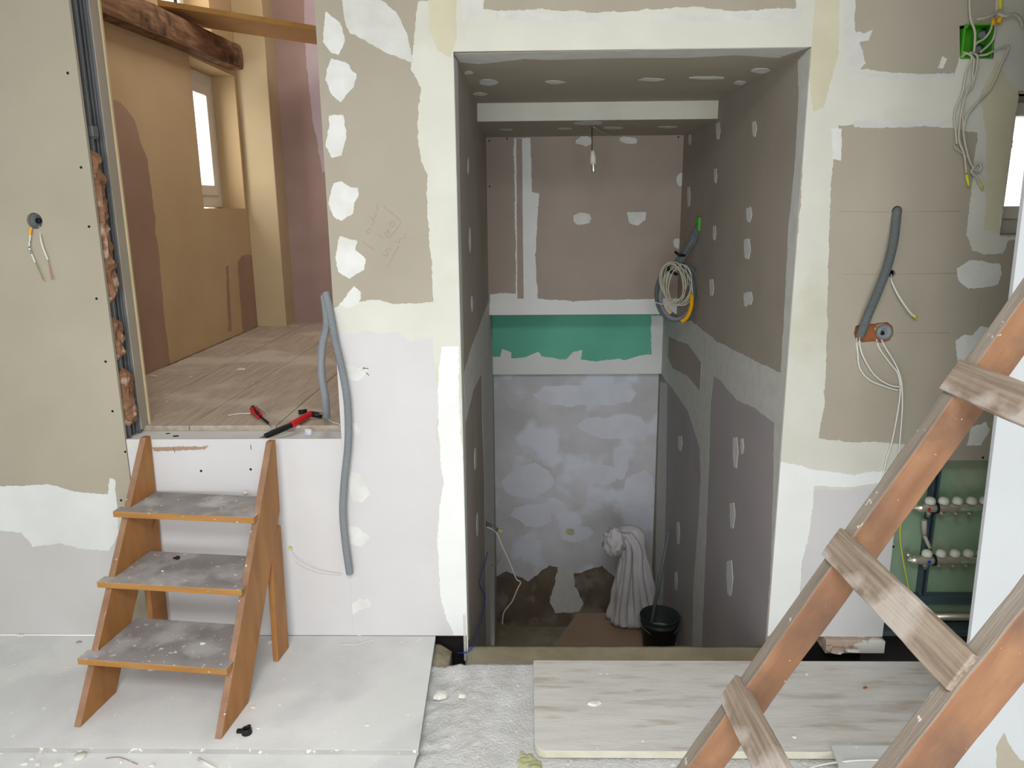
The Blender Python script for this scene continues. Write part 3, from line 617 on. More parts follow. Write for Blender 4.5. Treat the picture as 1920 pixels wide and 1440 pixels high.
for i, (z, f) in enumerate(((.19, .073), (.385, .205), (.58, .325))):
    b = MB(); dep = .25 if i == 0 else .235 if i == 1 else .185
    yl = .495 * z / H + .003; yb_ = f + dep; wi = HW - .0112
    b.prism([(x_, y_, z - .0215) for x_, y_ in [(-HW - .026, f), (HW + .008, f), (HW + .008, yl), (wi, yl), (wi, yb_), (-wi, yb_), (-wi, yl), (-HW - .026, yl)]], (0, 0, .021), 0)
    for k_, ff in enumerate(b.f):
        zs_ = [b.v[q_].z for q_ in ff]; ys_ = [b.v[q_].y for q_ in ff]
        if len(ff) == 3 and min(zs_) > z - .001: b.mi[k_] = 1
        elif len(ff) == 4 and max(ys_) - min(ys_) < 1e-6 and abs(ys_[0] - f) < 1e-6: b.mi[k_] = 2
    b.build('tread', ['orange', 'dusty', 'noseing'], S, bev=.0015)

# --- left socket hole and wires
b = MB(); b.lathe((sl.x, .03, sl.z), (0, -1, 0), [(-.02, .0), (-.02, .026), (.0168, .026), (.0168, .0225), (-.015, .0225), (-.015, 0)], 28, 0)
t = empty('round_socket_box', (sl.x, .05, sl.z)); tag(t, 'round grey socket box sunk in the left wall panel', 'socket box')
b.build('box_shell', 'dark_pipe', t)
b = MB(); b.lathe((sl.x - .012, .03, sl.z), (0, -1, 0), [(-.013, .0), (-.013, .009), (-.005, .009), (-.005, 0)], 12); b.build('grommet', 'black', t)
def wiretip(root, pts, r, cols, names):
    pass
for i, (pts, tp, tp2, lab) in enumerate([
   ([(60, 420), (57, 440), (55, 462), (60, 478), (66, 492)], [(66, 492), (74, 508), (84, 528)], [(67, 492), (73, 505), (80, 524)], 'white cable with yellow tape band and green core hanging from the round socket box'),
   ([(74, 424), (76, 445), (80, 462), (87, 480), (90, 487)], [(90, 487), (94, 505), (100, 524)], [(90, 487), (93, 505), (97, 525)], 'white cable with orange cores hanging from the round left socket box')]):
    q = [PY(a, c, -.012) for a, c in pts]; q[0] = PY(pts[0][0], pts[0][1], .03)
    t = empty('cable', q[2]); tag(t, lab, 'cable', 'cables in the left socket')
    b = MB(); b.tube(q, .0028, 8); b.build('sheath', 'white', t)
    b = MB(); b.tube([PY(a, c, -.012) for a, c in tp], .0012, 6); b.build('copper_core', 'oran', t)
    b = MB(); b.tube([PY(a, c, -.013) for a, c in tp2], .0012, 6); b.build('wire_core', 'gr_w' if i == 0 else 'grey_pipe', t)
    if i == 0:
        b = MB(); b.tube([PY(58.5, 426, -.010), PY(57, 434, -.012), PY(56, 441, -.012)], .0042, 10); b.build('yellow_tape', 'yel_p', t)
        b = MB()
        for a, c in ((55, 450), (56, 453), (55, 463), (57, 470), (58, 474)):
            p = PY(a, c, -.0152); b.box(p.x - .003, p.x + .002, p.y - .0006, p.y + .001, p.z - .0022, p.z + .001)
        b.build('ink_marks', 'black', t)

# --- conduits on the pier
b = MB(); q = [PY(608, 556, .05), PY(611, 578, .004), PY(612, 610, -.022), PY(604, 650, -.015), PY(603, 700, .03), PY(610, 745, .10)]
q.append(PZ(613, 780, FZ + .012)); b.tube(q, .0125, 14, ridge=.0009)
tag(b.build('conduit', 'grey_pipe'), 'grey corrugated conduit looping back onto the upper room floor by the tools', 'conduit')
b = MB(); q = [PY(612, 550, .03), PY(620, 590, -.018), PY(629, 640, -.030), PY(643, 700, -.034), PY(652, 760, -.034), PY(653, 830, -.036), PY(646, 900, -.036), PY(643, 960, -.034), PY(648, 1020, -.032), PY(656, 1076, -.028)]
b.tube(q, .0128, 14, ridge=.0009)
tag(b.build('conduit', 'grey_pipe'), 'long grey corrugated conduit hanging down in front of the pier', 'conduit')
b = MB(); b.tube([PY(545, 1027, -.002), PY(548, 1040, -.016), PY(565, 1058, -.028), (PY(600, 1072, -.02)), PY(640, 1077, -.012)], .0016, 6)
t = empty('cable', PY(545, 1027, -.002)); tag(t, 'thin white cable with yellow end beside the steps, looping to the hanging conduit', 'cable')
b.build('sheath', 'white', t)
b = MB(); b.lathe(PY(545, 1027, 0), (0, -1, 0), [(0, .0), (.0, .006), (.006, .005), (.012, .003), (.013, 0)], 10); b.build('yellow_tip', 'yel', t)

# --- tools on the ledge
t = empty('cable_stripper', PZ(550, 800, FZ)); tag(t, 'red and black handled tool lying across the edge of the upper floor', 'tool')
p0 = PZ(497, 818, .772); p1 = PZ(546, 797, .792); p2 = PZ(582, 776, .797); p3 = PZ(604, 779, .79)
b = MB(); b.tube([p0, p0.lerp(p1, .5), p1], lambda s: .0095 + .002 * math.sin(s * 3.1), 12); b.build('black_grip', 'black', t)
b = MB(); b.tube([p1, p1.lerp(p2, .5), p2], .0125, 12); b.build('red_grip', 'red', t)
b = MB(); b.tube([p2, p3], .0115, 10); hd = b.build('head', 'black', t)
b = MB(); b.tube([PZ(560, 773, .79), PZ(575, 771, .79)], .009, 10); b.build('blade_guard', 'black', hd)
b = MB(); b.tube([p3 - Vector((.01, .004, -.008)), p3 + Vector((.012, .0, .006))], .007, 8); b.build('jaw', 'steel', hd)
b = MB(); b.tube([p0, p0 - (p1 - p0).normalized() * .03], .004, 8); b.build('handle_tip', 'steel', t)
t = empty('screwdriver', PZ(485, 775, FZ)); tag(t, 'small screwdriver with red and black handle on the upper floor boards', 'screwdriver')
a = PZ(474, 766, FZ + .015); c = PZ(487, 780, FZ + .012); d = PZ(503, 793, FZ + .006); e = PZ(508, 800, FZ + .004)
b = MB(); b.tube([a, a.lerp(c, .5), c], lambda s: .010 + .005 * math.sin(.5 + s * 2.4), 12, sub=5); hd = b.build('handle', 'red', t)
b = MB(); b.tube([a + Vector((.002, -.004, .009)), c + Vector((-.004, -.004, .009))], .006, 8); b.build('handle_inlay', 'black', hd)
b = MB(); b.tube([c, d], .0045, 8); b.build('shaft_sleeve', 'black', t)
b = MB(); b.tube([d, e], .002, 8); b.build('shaft', 'steel', t)
b = MB(); b.chip(PZ(579, 815, .758), .020, .012, .022, 3)
tag(b.build('crumpled_paper', 'purplew'), 'crumpled scrap of white paper on the ledge behind the steps', 'paper')
for i, (pts, lab) in enumerate([
   ([(428, 779), (445, 776), (470, 775)], 'short white cable offcut left of the small screwdriver'),
   ([(480, 757), (486, 764), (500, 775)], 'short cream cable offcut touching the screwdriver handle'),
   ([(613, 782), (620, 790), (638, 796)], 'white cable offcut by the end of the looping conduit'),
   ([(553, 797), (560, 797), (563, 800), (556, 801)], 'tiny curled wire offcut below the red grip')]):
    b = MB(); b.tube([PZ(a, c, FZ + .004) for a, c in pts], .002, 6); tag(b.build('cable_offcut', 'white'), lab, 'cable offcut', 'cable offcuts on the upper floor')
for i, (x, y, s, z, m, lab) in enumerate([(330, 818, .011, .758, 'black', 'black plastic scrap on the ledge above the steps'), (315, 813, .008, .758, 'black', 'tiny dark scrap on the ledge at the left'), (538, 812, .006, .758, 'chip', 'tiny plaster crumb on the ledge under the black grip'),
     (452, 693, .022, FZ + .001, 'chip', 'flat pale plaster flake in the middle of the upper floor boards'), (358, 707, .010, FZ + .001, 'chip', 'small round plaster flake on the upper floor near the doorway'), (574, 760, .005, FZ + .001, 'chip', 'tiny white crumb behind the red grip tool'), (287, 706, .02, FZ + .001, 'chip', 'cream plaster flake at the foot of the left jamb')]):
    b = MB(); b.chip(PZ(x, y, z), s, s * .5, s * .3, i + 40, .3); tag(b.build('plaster_flake' if m == 'chip' else 'plastic_scrap', m), lab, 'debris')

# --- dark conduit on the right wall
b = MB(); q = [PY(1682, 394, .03), PY(1681, 402, -.004), PY(1676, 450, -.03), PY(1664, 500, -.034), PY(1645, 550, -.032), PY(1626, 595, -.028), PY(1613, 630, -.010)]
b.tube(q, .0140, 14, ridge=.0009)
tag(b.build('conduit', 'dark_pipe'), 'dark grey conduit running from a round hole to the double socket hole on the right', 'conduit')
b = MB(); b.box(h1.x - .035, h2.x + .045, .0135, .048, h1.z - .05, h1.z + .05); b.build('brick', 'brick', wall)
b = MB(); b.lathe((h2.x, .012, h2.z), (0, 1, 0), [(-.008, .026), (-.008, .024), (.001, .024), (.001, .011), (-.004, .010), (-.004, .0075), (.001, .007), (.001, 0)], 26)
tag(b.build('socket_box', 'grey_pipe'), 'round grey socket box in the double hole of the right wall', 'socket box')
b = MB(); b.lathe((h2.x - .002, .0075, h2.z - .004), (0, 1, 0), [(0, 0), (0, .007), (.003, .007)], 14); b.build('hole_plug', 'black', wall)
t = empty('cable', PY(1672, 513)); tag(t, 'short white cable with yellow tip sticking out of the small hole by the dark conduit', 'cable')
b = MB(); b.tube([PY(1671, 515, .02), PY(1672, 528, -.01), PY(1684, 553, -.025), PY(1702, 580, -.03), PY(1712, 592, -.028)], .0032, 8); b.build('sheath', 'white', t)
b = MB(); b.tube([PY(1711, 590, -.028), PY(1719, 596, -.028)], .0045, 8); b.build('yellow_tip', 'yel', t)
for i, (pts, lab) in enumerate([
   ([(1643, 636), (1650, 655), (1668, 680), (1684, 702), (1688, 735), (1682, 780), (1672, 830), (1660, 870), (1650, 930)], 'white cable hanging lowest from the double socket hole behind the ladder'),
   ([(1652, 636), (1662, 655), (1680, 685), (1690, 715), (1692, 760), (1688, 820), (1682, 880), (1672, 940)], 'white cable hanging just right of its twin from the double socket hole'),
   ([(1606, 632), (1608, 660), (1612, 690), (1630, 712), (1660, 725), (1684, 732)], 'faint grey cable curving right under the dark conduit end'),
   ([(1611, 632), (1615, 660), (1630, 690), (1645, 708), (1668, 722), (1688, 726)], 'second faint grey cable curving right under the dark conduit')]):
    q = [PY(a, c, -.008 - .004 * (i % 2)) for a, c in pts]; q[0] = PY(pts[0][0], pts[0][1], .01)
    b = MB(); b.tube(q, .0028, 8); tag(b.build('cable', 'white'), lab, 'cable', 'white cables at the double socket hole')

# --- green junction box with cables
gx0, gx1 = bx[3][0], bx[1][0]; gz0, gz1 = bx[3][1] + .002, bx[1][1]
t = empty('junction_box', ((gx0 + gx1) / 2, .05, gz0)); tag(t, 'bright green square junction box in the upper right wall', 'junction box')
b = MB(); cx_, cz_ = (gx0 + gx1) / 2, (gz0 + gz1) / 2; hw, hh = (gx1 - gx0) / 2, (gz1 - gz0) / 2
b.box(cx_ - hw, cx_ + hw, .045, .049, cz_ - hh, cz_ + hh)
for (a, c, e, f_) in ((-hw, -hw + .004, -hh, hh), (hw - .004, hw, -hh, hh), (-hw, hw, -hh, -hh + .004), (-hw, hw, hh - .004, hh)): b.box(cx_ + a, cx_ + c, -.006, .048, cz_ + e, cz_ + f_)
b.box(cx_ - hw, cx_ - hw + .012, -.004, .02, cz_ + hh - .012, cz_ + hh)
b.build('box_shell', 'box_g', t, bev=.0015)
for (a, c) in ((1844, 60), (1836, 88)):
    b = MB(); p = PY(a, c, .044); p2 = PY(a - 3, c + 6, .004); b.tube([p, p2], .010, 14); b.build('pipe_stub', 'dark_pipe', t)
for (pts, lab, tip) in [
   ([(1820, -40), (1818, 0), (1820, 35), (1828, 60), (1827, 90), (1826, 100)], 'grey cable entering the green box from above at its left', None),
   ([(1862, 30), (1858, 55), (1846, 72), (1830, 82), (1826, 98)], 'grey cable from the orange connector sagging into the green box', None),
   ([(1866, 35), (1866, 60), (1858, 80), (1838, 98)], 'second grey cable from the connector crossing the right side of the green box', None),
   ([(1804, 107), (1812, 100), (1822, 106), (1820, 118), (1812, 135), (1806, 170), (1798, 190), (1790, 215), (1792, 245), (1794, 270)], 'leftmost grey cable looping down out of the green box', None),
   ([(1806, 98), (1818, 102), (1826, 112), (1824, 140), (1824, 160), (1808, 185), (1806, 240), (1812, 280), (1822, 310), (1834, 322), (1840, 314), (1834, 306), (1822, 322), (1832, 333), (1839, 350)], 'grey cable from the green box ending in a small loop with a yellow tip', (1836, 340, 1843, 354)),
   ([(1818, 98), (1832, 104), (1832, 122), (1826, 150), (1812, 172), (1802, 215), (1798, 260), (1808, 290), (1812, 325)], 'grey cable down from the green box ending at a yellow tape flag', (1812, 327, 1817, 349)),
   ([(1834, 104), (1850, 102), (1870, 92), (1888, 86), (1890, 94), (1876, 125), (1858, 165), (1830, 195), (1812, 220), (1806, 250)], 'grey cable bulging out right of the green box before dropping', None),
   ([(1790, 262), (1790, 275), (1802, 285), (1818, 298)], 'thin grey wire with a yellow core below the cable bundle', None)]:
    q = [PY(a, c, -.018 - .006 * R.random()) for a, c in pts]; q[0] = PY(pts[0][0], pts[0][1], -.004)
    tt = empty('cable', q[0]); tag(tt, lab, 'cable', 'cables at the green junction box')
    b = MB(); b.tube(q, .0034 if 'thin' not in lab else .0016, 8); b.build('sheath', 'wire_g', tt)
    if tip: b = MB(); b.tube([PY(tip[0], tip[1], -.019), PY(tip[2], tip[3], -.019)], .0045, 8); b.build('yellow_tip', 'yel', tt)
b = MB(); b.tube([PY(1872, 44, -.02), PY(1878, 30, -.02)], .0075, 8); b.tube([PY(1862, 48, -.02), PY(1864, 34, -.02)], .005, 8); tag(b.build('wire_connector', 'yel_p'), 'orange wire connector above the green box', 'connector')
b = MB(); b.tube([PY(1876, -30, -.012), PY(1876, 18, -.015)], .0055, 8); tag(b.build('yellow_tape_flag', 'yel'), 'yellow tape flag hanging above the orange connector', 'tape')
b = MB(); b.tube([PY(1872, 26, -.02), PY(1885, 30, -.03), PY(1900, 26, -.03), (PY(1912, 34, -.03)), PY(1918, 48, -.03)], .0046, 8); tag(b.build('cable', 'wire_g'), 'thick grey cable arching right from the orange connector', 'cable')
b = MB(); b.tube([PY(1870, 20, -.02), PY(1862, 28, -.03), PY(1845, 34, -.03), (PY(1832, 36, -.02))], .003, 8); b.tube([PY(1880, 22, -.02), PY(1888, 15, -.03)], .0018, 6); tag(b.build('cable', 'wire_g'), 'short grey cable running left from the connector over the green box', 'cable')

# --- heating manifold in the niche
b = MB(); b.box(NX0 - .02, 2.3, .125, .14, .03, NZ1 + .08); nb = b.build('niche_backboard', 'green_d', kind='structure'); nb.name = 'wall_niche'
b = MB(); b.box(NX0 - .015, NX0 - .001, .013, .125, -.02, NZ1); b.box(NX0, 2.3, .013, .125, NZ1, NZ1 + .012); b.build('niche_lining', 'board_l', wall)
T = empty('support_rail', (PY(1732, 1000, .11).x, .11, .25)); tag(T, 'upright blue-grey metal support rail behind the heating manifolds', 'rail')
b = MB(); xx = PY(1745, 920, .11).x
for dx in (0, .018): b.box(xx + dx - .004, xx + dx + .004, .095, .124, PY(0 + 1740, 1135, .11).z, NZ1 - .03)
b.box(xx - .002, xx + .02, .118, .124, PY(1740, 1135, .11).z, NZ1 - .03); b.build('rail_profile', 'strutm', T)
b = MB(); b.tube([Vector((xx + .01, .09, PY(1740, 1130, .09).z)), Vector((xx + .018, .08, PY(1745, 1136, .09).z))], .005, 8); b.build('bolt', 'chrome', T)
for mi_, (row, redc, lab) in enumerate([(952, 'red', 'upper nickel heating manifold with a red mark in the wall niche'), (1050, 'blue', 'lower nickel heating manifold with a blue mark in the wall niche')]):
    c = PY(1760, row, .06); L0 = PY(1712 if mi_ == 0 else 1700, row, .06).x
    T = empty('heating_manifold', (L0, .06, c.z)); tag(T, lab, 'manifold', 'heating manifolds in the niche')
    b = MB(); b.lathe((L0, .06, c.z), (1, 0, 0), [(0, 0), (.0, .007), (.012, .007), (.014, .012), (.03, .0165), (.6, .0165), (.6, 0)], 20); b.build('tube', 'chrome', T)
    kx = [1741, 1766, 1792, 1818, 1843] if mi_ == 0 else [1735, 1761, 1787, 1812, 1838]
    for k in kx:
        x = PY(k, row, .06).x
        b = MB(); b.lathe((x, .055, c.z + .018), (0, -.1, 1), [(0, .008), (.003, .0185), (.014, .0180), (.022, .014), (.026, .006), (.0265, 0)], 20); b.build('valve_cap', 'pvc', T)
        b = MB(); b.lathe((x, .055, c.z - .015), (0, 0, -1), [(0, .009), (.008, .009), (.009, .006), (.018, .006), (.018, 0)], 12); b.build('outlet', 'chrome', T)
    b = MB(); x = PY(1755 if mi_ == 0 else 1750, row, .06).x; b.lathe((x, .06, c.z), (1, 0, 0), [(-.004, .0165), (-.004, .021), (.004, .021), (.004, .0165)], 18); b.box(x - .004, x + .004, .06, .12, c.z - .006, c.z + .006); b.build('clamp', 'black', T)
    b = MB(); x = PY(1742, row, .045).x; b.lathe((x, .0437, c.z), (0, -1, 0), [(0, .0065), (.0008, .0065), (.0009, 0)], 14); b.build('colour_mark', redc, T)
    b = MB(); x = PY(1805, row, .045).x; b.box(x - .005, x + .12, .0425, .0436, c.z - .004, c.z + .006); b.build('green_label', 'green_d', T)
    b = MB(); b.lathe((L0 + .004, .06, c.z + .006), (-.1, -.1, 1), [(0, .008), (.01, .008), (.012, .011), (.022, .011), (.024, .005), (.024, 0)], 12); b.build('air_vent', 'chrome', T)
b = MB(); p = PY(1738, 1010, .07); b.tube([PY(1733, 975, .07), PY(1733, 1002, .07)], .010, 6); b.tube([PY(1733, 1004, .07), PY(1744, 1028, .06)], .007, 6)
tag(b.build('hanging_strap', 'wire_g'), 'pale plastic strap hanging between the two manifolds', 'strap')
b = MB(); b.tube([PY(1697, 960, .03), PY(1688, 990, .02), PY(1690, 1030, .02), PY(1702, 1095, .03), PY(1712, 1140, .05), PY(1716, 1160, .06)], .0022, 8); tag(b.build('earth_wire', 'yel'), 'green and yellow earth wire hanging in the niche left of the manifolds', 'wire')
zz = PY(1770, 1156, .07).z
b = MB(); b.lathe((NX0, .07, zz), (1, 0, 0), [(0, 0), (0, .0150), (.95, .0150), (.95, 0)], 20); tag(b.build('pipe', 'chrome'), 'thick pale metal pipe running across the bottom of the niche', 'pipe')
b = MB(); zz2 = PY(1770, 1125, .1).z; b.box(NX0, 2.3, .085, .122, zz2 - .012, zz2 + .022); tag(b.build('channel_rail', 'strutm', bev=.002), 'dark metal channel above the pale pipe in the niche', 'rail')
b = MB(); zz3 = PY(1770, 1183, .05).z; b.box(NX0, 2.3, .03, .10, zz3 - .010, zz3 + .008); tag(b.build('channel_rail', 'strutm', bev=.002), 'dark metal channel below the pale pipe in the niche', 'rail')
# bricks under the right wall
for i, (a, c, y, m, lab) in enumerate([(1545, 1655, -.01, 'brick_w', 'whitened brick course piece under the right wall by the ladder'), (1740, 1800, .05, 'brick', 'red brick in the dark gap under the niche')]):
    p = PY(a, 1200, y); p2 = PY(c, 1200, y); zt = PY(a, 1196 if i == 0 else 1195, y).z
    o = rough_grid('brick', p.x, p2.x, y - .02, y + .06, zt, .012, .004, m, kind=None, depth=.05); tag(o, lab, 'brick')
b = MB(); b.chip(PY(1572, 1222, -.05), .03, .02, .012, 5, .2); b.chip(PY(1600, 1221, -.06), .03, .012, .01, 6, -.2); b.chip(PY(1555, 1218, -.04), .015, .015, .015, 9)
tag(b.build('mortar_rubble', 'brick_w'), 'broken mortar and brick bits along the foot of the right wall', 'rubble', kind='stuff')

# --- floor sheets, plywood
b = MB(); a = PZ(816, 1196, 0); c = PZ(785, 1405, 0)
b.prism([(-2.055, -.612, -.017), (c.x, -.616, -.017), (a.x, -.002, -.017), (-2.055, -.002, -.017)], (0, 0, .017), 1, 0); tag(b.build('floor_sheet', ['sheet', 'sheet_e'], bev=.001), 'large grey dusty board lying on the floor under the wooden steps', 'board')
b = MB(); b.prism([(-2.055, -.69, -.0335), (c.x - .008, -.69, -.0335), (c.x - .004, -.60, -.0335), (a.x - .05, -.04, -.0335), (-2.055, -.04, -.0335)], (0, 0, .016), 1, 0); o = b.build('floor_sheet', ['sheet', 'sheet_e'], bev=.001); tag(o, 'lower pale board whose front edge shows in front of the steps board', 'board')
b = MB(); n = 8; q0 = PZ(1000, 1238, .0); q1 = PZ(1004, 1408, .0)
lo = [(q1.x + .03, q1.y), (1.78, q1.y + .004), (1.78, q0.y), (q0.x + .004, q0.y), (q0.x, q0.y - .004), (q1.x - .002, q1.y + .03)] + [(q1.x + .03 - .03 * math.sin(a * math.pi / 10), q1.y + .03 - .03 * math.cos(a * math.pi / 10)) for a in (4, 3, 2, 1)]
b.prism([(x, y, -.024) for x, y in lo], (0, 0, .024), 1)
for i, f in enumerate(b.f):
    if len(f) == 3: b.mi[i] = 0
tag(b.build('plywood_sheet', ['ply', 'ply_e'], bev=.0015), 'whitish stained plywood sheet on the floor before the stairwell', 'board')
b = MB(); q = [PZ(1558, 1397, .0125), PZ(1700, 1398, .0125), PZ(1700, 1440, .0125), PZ(1700, 1462, .0125), PZ(1570, 1462, .0125), PZ(1572, 1430, .0125)]
b.prism([v - Vector((0, 0, .0115)) for v in q], (0, 0, .0115)); tag(b.build('board_offcut', 'sheet', bev=.001), 'grey plasterboard offcut on the plywood front edge behind the ladder', 'offcut')
b = MB(); b.tube([PZ(1500, 1446, -.02), PZ(1540, 1434, -.016), PZ(1590, 1427, .016), PZ(1640, 1425, .017), PZ(1670, 1428, .017)], .0028, 8); tag(b.build('cable', 'white'), 'white cable lying on the floor at the bottom behind the ladder', 'cable')

# --- debris, each piece its own thing
deb = [
 (1115, 1320, .0005, .024, .012, .008, 'plaster_lump', 'chip', 'white plaster lump with flat side on the plywood sheet'),
 (826, 1306, -.03, .027, .020, .016, 'plaster_lump', 'chip', 'larger white plaster lump in the rough screed beside the steps board'),
 (866, 1306, -.028, .020, .011, .012, 'plaster_lump', 'chip', 'smaller white plaster lump in the screed right of its neighbour'),
 (150, 1420, -.017, .022, .020, .004, 'round_cutout', 'chip', 'round cream cutout disc on the lower board edge left of the steps'),
 (283, 1256, .0005, .012, .008, .006, 'plaster_lump', 'chip', 'white round crumb under the lowest tread'),
 (507, 1205, .0005, .011, .013, .009, 'plaster_lump', 'chip', 'curved white crumb between the right stringer and its rear leg'),
 (475, 1327, .0005, .009, .006, .005, 'plaster_lump', 'chip', 'white crumb right of the right stringer foot'),
 (484, 1366, .0005, .006, .004, .004, 'plaster_lump', 'chip', 'tiny white crumb touching the black clip'),
 (60, 1423, -.017, .010, .008, .005, 'plaster_lump', 'chip', 'topmost of the three cream crumbs at the bottom left'),
 (46, 1433, -.017, .011, .008, .005, 'plaster_lump', 'chip', 'left one of the three cream crumbs at the bottom left'),
 (70, 1434, -.017, .010, .006, .005, 'plaster_lump', 'chip', 'right one of the three cream crumbs at the bottom left'),
 (108, 1434, -.017, .012, .008, .006, 'plaster_lump', 'chip', 'whitish crumb just left of the round cutout disc'),
 (227, 1430, -.017, .006, .005, .005, 'plaster_lump', 'chip', 'small white crumb right of the round cutout disc'),
 (285, 1436, -.017, .009, .007, .005, 'plaster_lump', 'chip', 'white crumb at the bottom edge below the left stringer foot'),
 (38, 1192, .0005, .018, .006, .006, 'plaster_lump', 'chip', 'flat white flake at the foot of the left wall'),
 (148, 1205, .0005, .011, .006, .005, 'plaster_lump', 'dusty', 'grey crumb on the board left of the steps'),
 (28, 1246, .0005, .005, .004, .003, 'plaster_lump', 'chip', 'lone tiny white crumb at the far left of the board'),
 (688, 1360, .0005, .008, .004, .003, 'plaster_lump', 'chip', 'white crumb near the right end of the steps board'),
 (676, 1191, .0005, .014, .004, .004, 'plaster_lump', 'chip', 'thin white flake at the foot of the pier'),
 (1513, 1265, .0005, .007, .006, .005, 'plaster_lump', 'chip', 'white crumb on the plywood right of the ladder rail'),
 (1490, 1383, .0005, .007, .006, .005, 'plaster_lump', 'chip', 'white crumb near the front of the plywood between the ladder rails'),
 (1622, 1290, .0005, .010, .005, .004, 'brick_bit', 'brick', 'small red brick bit on the plywood below the ladder rung'),
 (380, 1050, .3855, .004, .003, .002, 'x', 'chip', ''),
 (305, 1071, .385, .007, .005, .003, 'plaster_lump', 'chip', 'white crumb on the middle tread of the steps'),
 (460, 924, .580, .009, .006, .005, 'plaster_lump', 'chip', 'white crumb on the top tread of the steps'),
 (380, 1207, .190, .009, .006, .004, 'plaster_lump', 'chip', 'white crumb on the lowest tread of the steps'),
 (1060, 1254, .0, .0, .0, .0, 'x', 'chip', '')]
for i, (px, py, z, sx, sy, sz, nm, m, lab) in enumerate(deb):
    if nm == 'x': continue
    b = MB()
    if nm == 'round_cutout': p = PZ(px, py, z); b.lathe(p, (0, .0, 1), [(0, 0), (0, .0165), (.006, .0165), (.006, 0)], 26)
    else: b.chip(PZ(px, py, z), sx, sy, sz, i, R.uniform(-.3, .3))
    tag(b.build(nm, m), lab, 'cutout disc' if nm == 'round_cutout' else 'debris', 'plaster crumbs and lumps')
for (px, py, z, lab) in [(463, 1375, .0005, 'black plastic clip lying on the board right of the steps'), (333, 1048, .385, 'small black plastic clip on the middle tread')]:
    p = PZ(px, py, z); s = 1.0 if px > 400 else .5
    b = MB(); b.lathe(p, (0, 0, 1), [(0, .0), (0, .016 * s), (.018 * s, .014 * s), (.018 * s, .009 * s), (.004, .008 * s), (.004, 0)], 14); b.box(p.x - .032 * s, p.x - .012 * s, p.y - .002, p.y + .01 * s, p.z, p.z + .010 * s); b.box(p.x - .006 * s, p.x + .004 * s, p.y + .014 * s, p.y + .026 * s, p.z, p.z + .012 * s)
    tag(b.build('plastic_clip', 'black', bev=.001), lab, 'clip')
for (q, r, m, lab, nm) in [([(198, 1422), (225, 1420), (258, 1433)], .0012, 'edgewood', 'thin brown splinter on the lower board below the steps', 'splinter'),
                      ([(372, 1423), (405, 1442)], .005, 'chip', 'white plaster splinter at the bottom below the right stringer foot', 'plaster_splinter'),
                      ([(638, 1209), (670, 1208), (702, 1199)], .0018, 'sheet', 'curved grey sliver on the board in front of the pier', 'sliver')]:
    b = MB(); zt = -.015 if q[0][1] > 1410 else .003; b.tube([PZ(a, c, zt) for a, c in q], r, 5); tag(b.build(nm, m), lab, 'debris')
o = rough_grid('mortar_blob', PZ(968, 1400, -.02).x, PZ(1015, 1400, -.02).x, PZ(990, 1445, -.02).y, PZ(990, 1392, -.02).y, -.028, .004, .02, 'moss', lambda x, y: .006 * noise.noise(Vector((x * 60, y * 60, 2))) + .002 - 5 * ((x + .008) ** 2 + .5 * (y + .66) ** 2), kind=None, depth=.02)
tag(o, 'yellow-green crust of mortar at the plywood corner', 'debris')

# --- perforated corner bead and blue cord
b = MB(); 
for i in range(26):
    z = -.10 + i * .0075; xx = XL - .004
    for s in (-1, 1):
        b.tube([Vector((xx - .010, -.003, z)), Vector((xx - .002, -.003, z + .0075 * s))], .0011, 5, sub=1)
b.box(XL - .0032, XL + .0006, -.0045, -.0015, -.12, .09); b.box(XL - .0148, XL - .0140, -.004, -.002, -.10, .09)
o = b.build('trim_6', 'pvc', kind='structure')
b = MB(); b.tube([PY(857, 1224, .02), PY(868, 1224, -.012), PY(880, 1220, -.02), PX(889, 1205, XL + .02), PX(897, 1180, XL + .012), PX(907, 1140, XL + .012), PX(908, 1115, XL + .01), PX(899, 1095, XL + .01), PX(904, 1070, XL + .01), PX(911, 1050, XL + .01), PX(914, 1035, XL + .004)], .0022, 6)
tag(b.build('cord', 'blue'), 'blue cord running out of the pit corner up the stairwell left wall', 'cord')
# left wall stub and cables
t = empty('cable', PX(909, 980, XL)); tag(t, 'white cable dangling from a dark conduit stub in the stairwell left wall', 'cable')
Yc = PX(910, 982, XL).y
b = MB(); b.tube([PX(909, 980, XL - .005), PY(932, 994, Yc)], .0115, 12); b.build('conduit_stub', 'dark_pipe', t)
b = MB(); b.tube([PY(913, 988, Yc), PY(930, 998, Yc), PY(942, 1025, Yc), PY(958, 1060, Yc), PY(968, 1085, Yc), PY(976, 1092, Yc), PY(970, 1105, Yc), PY(960, 1128, Yc), PY(945, 1148, Yc), PY(942, 1170, Yc)], .0035, 8); b.build('sheath', 'white', t)
b = MB(); b.tube([PY(935, 993, Yc), PY(942, 998, Yc)], .006, 8); b.build('yellow_tip', 'yel', t)
b = MB(); b.tube([PX(920, 1062, XL - .002), PY(935, 1052, Yc + .3), PY(946, 1030, Yc + .3)], .003, 8); tag(b.build('cable', 'wire_g'), 'short pale cable bending up behind the dangling one in the stairwell', 'cable')

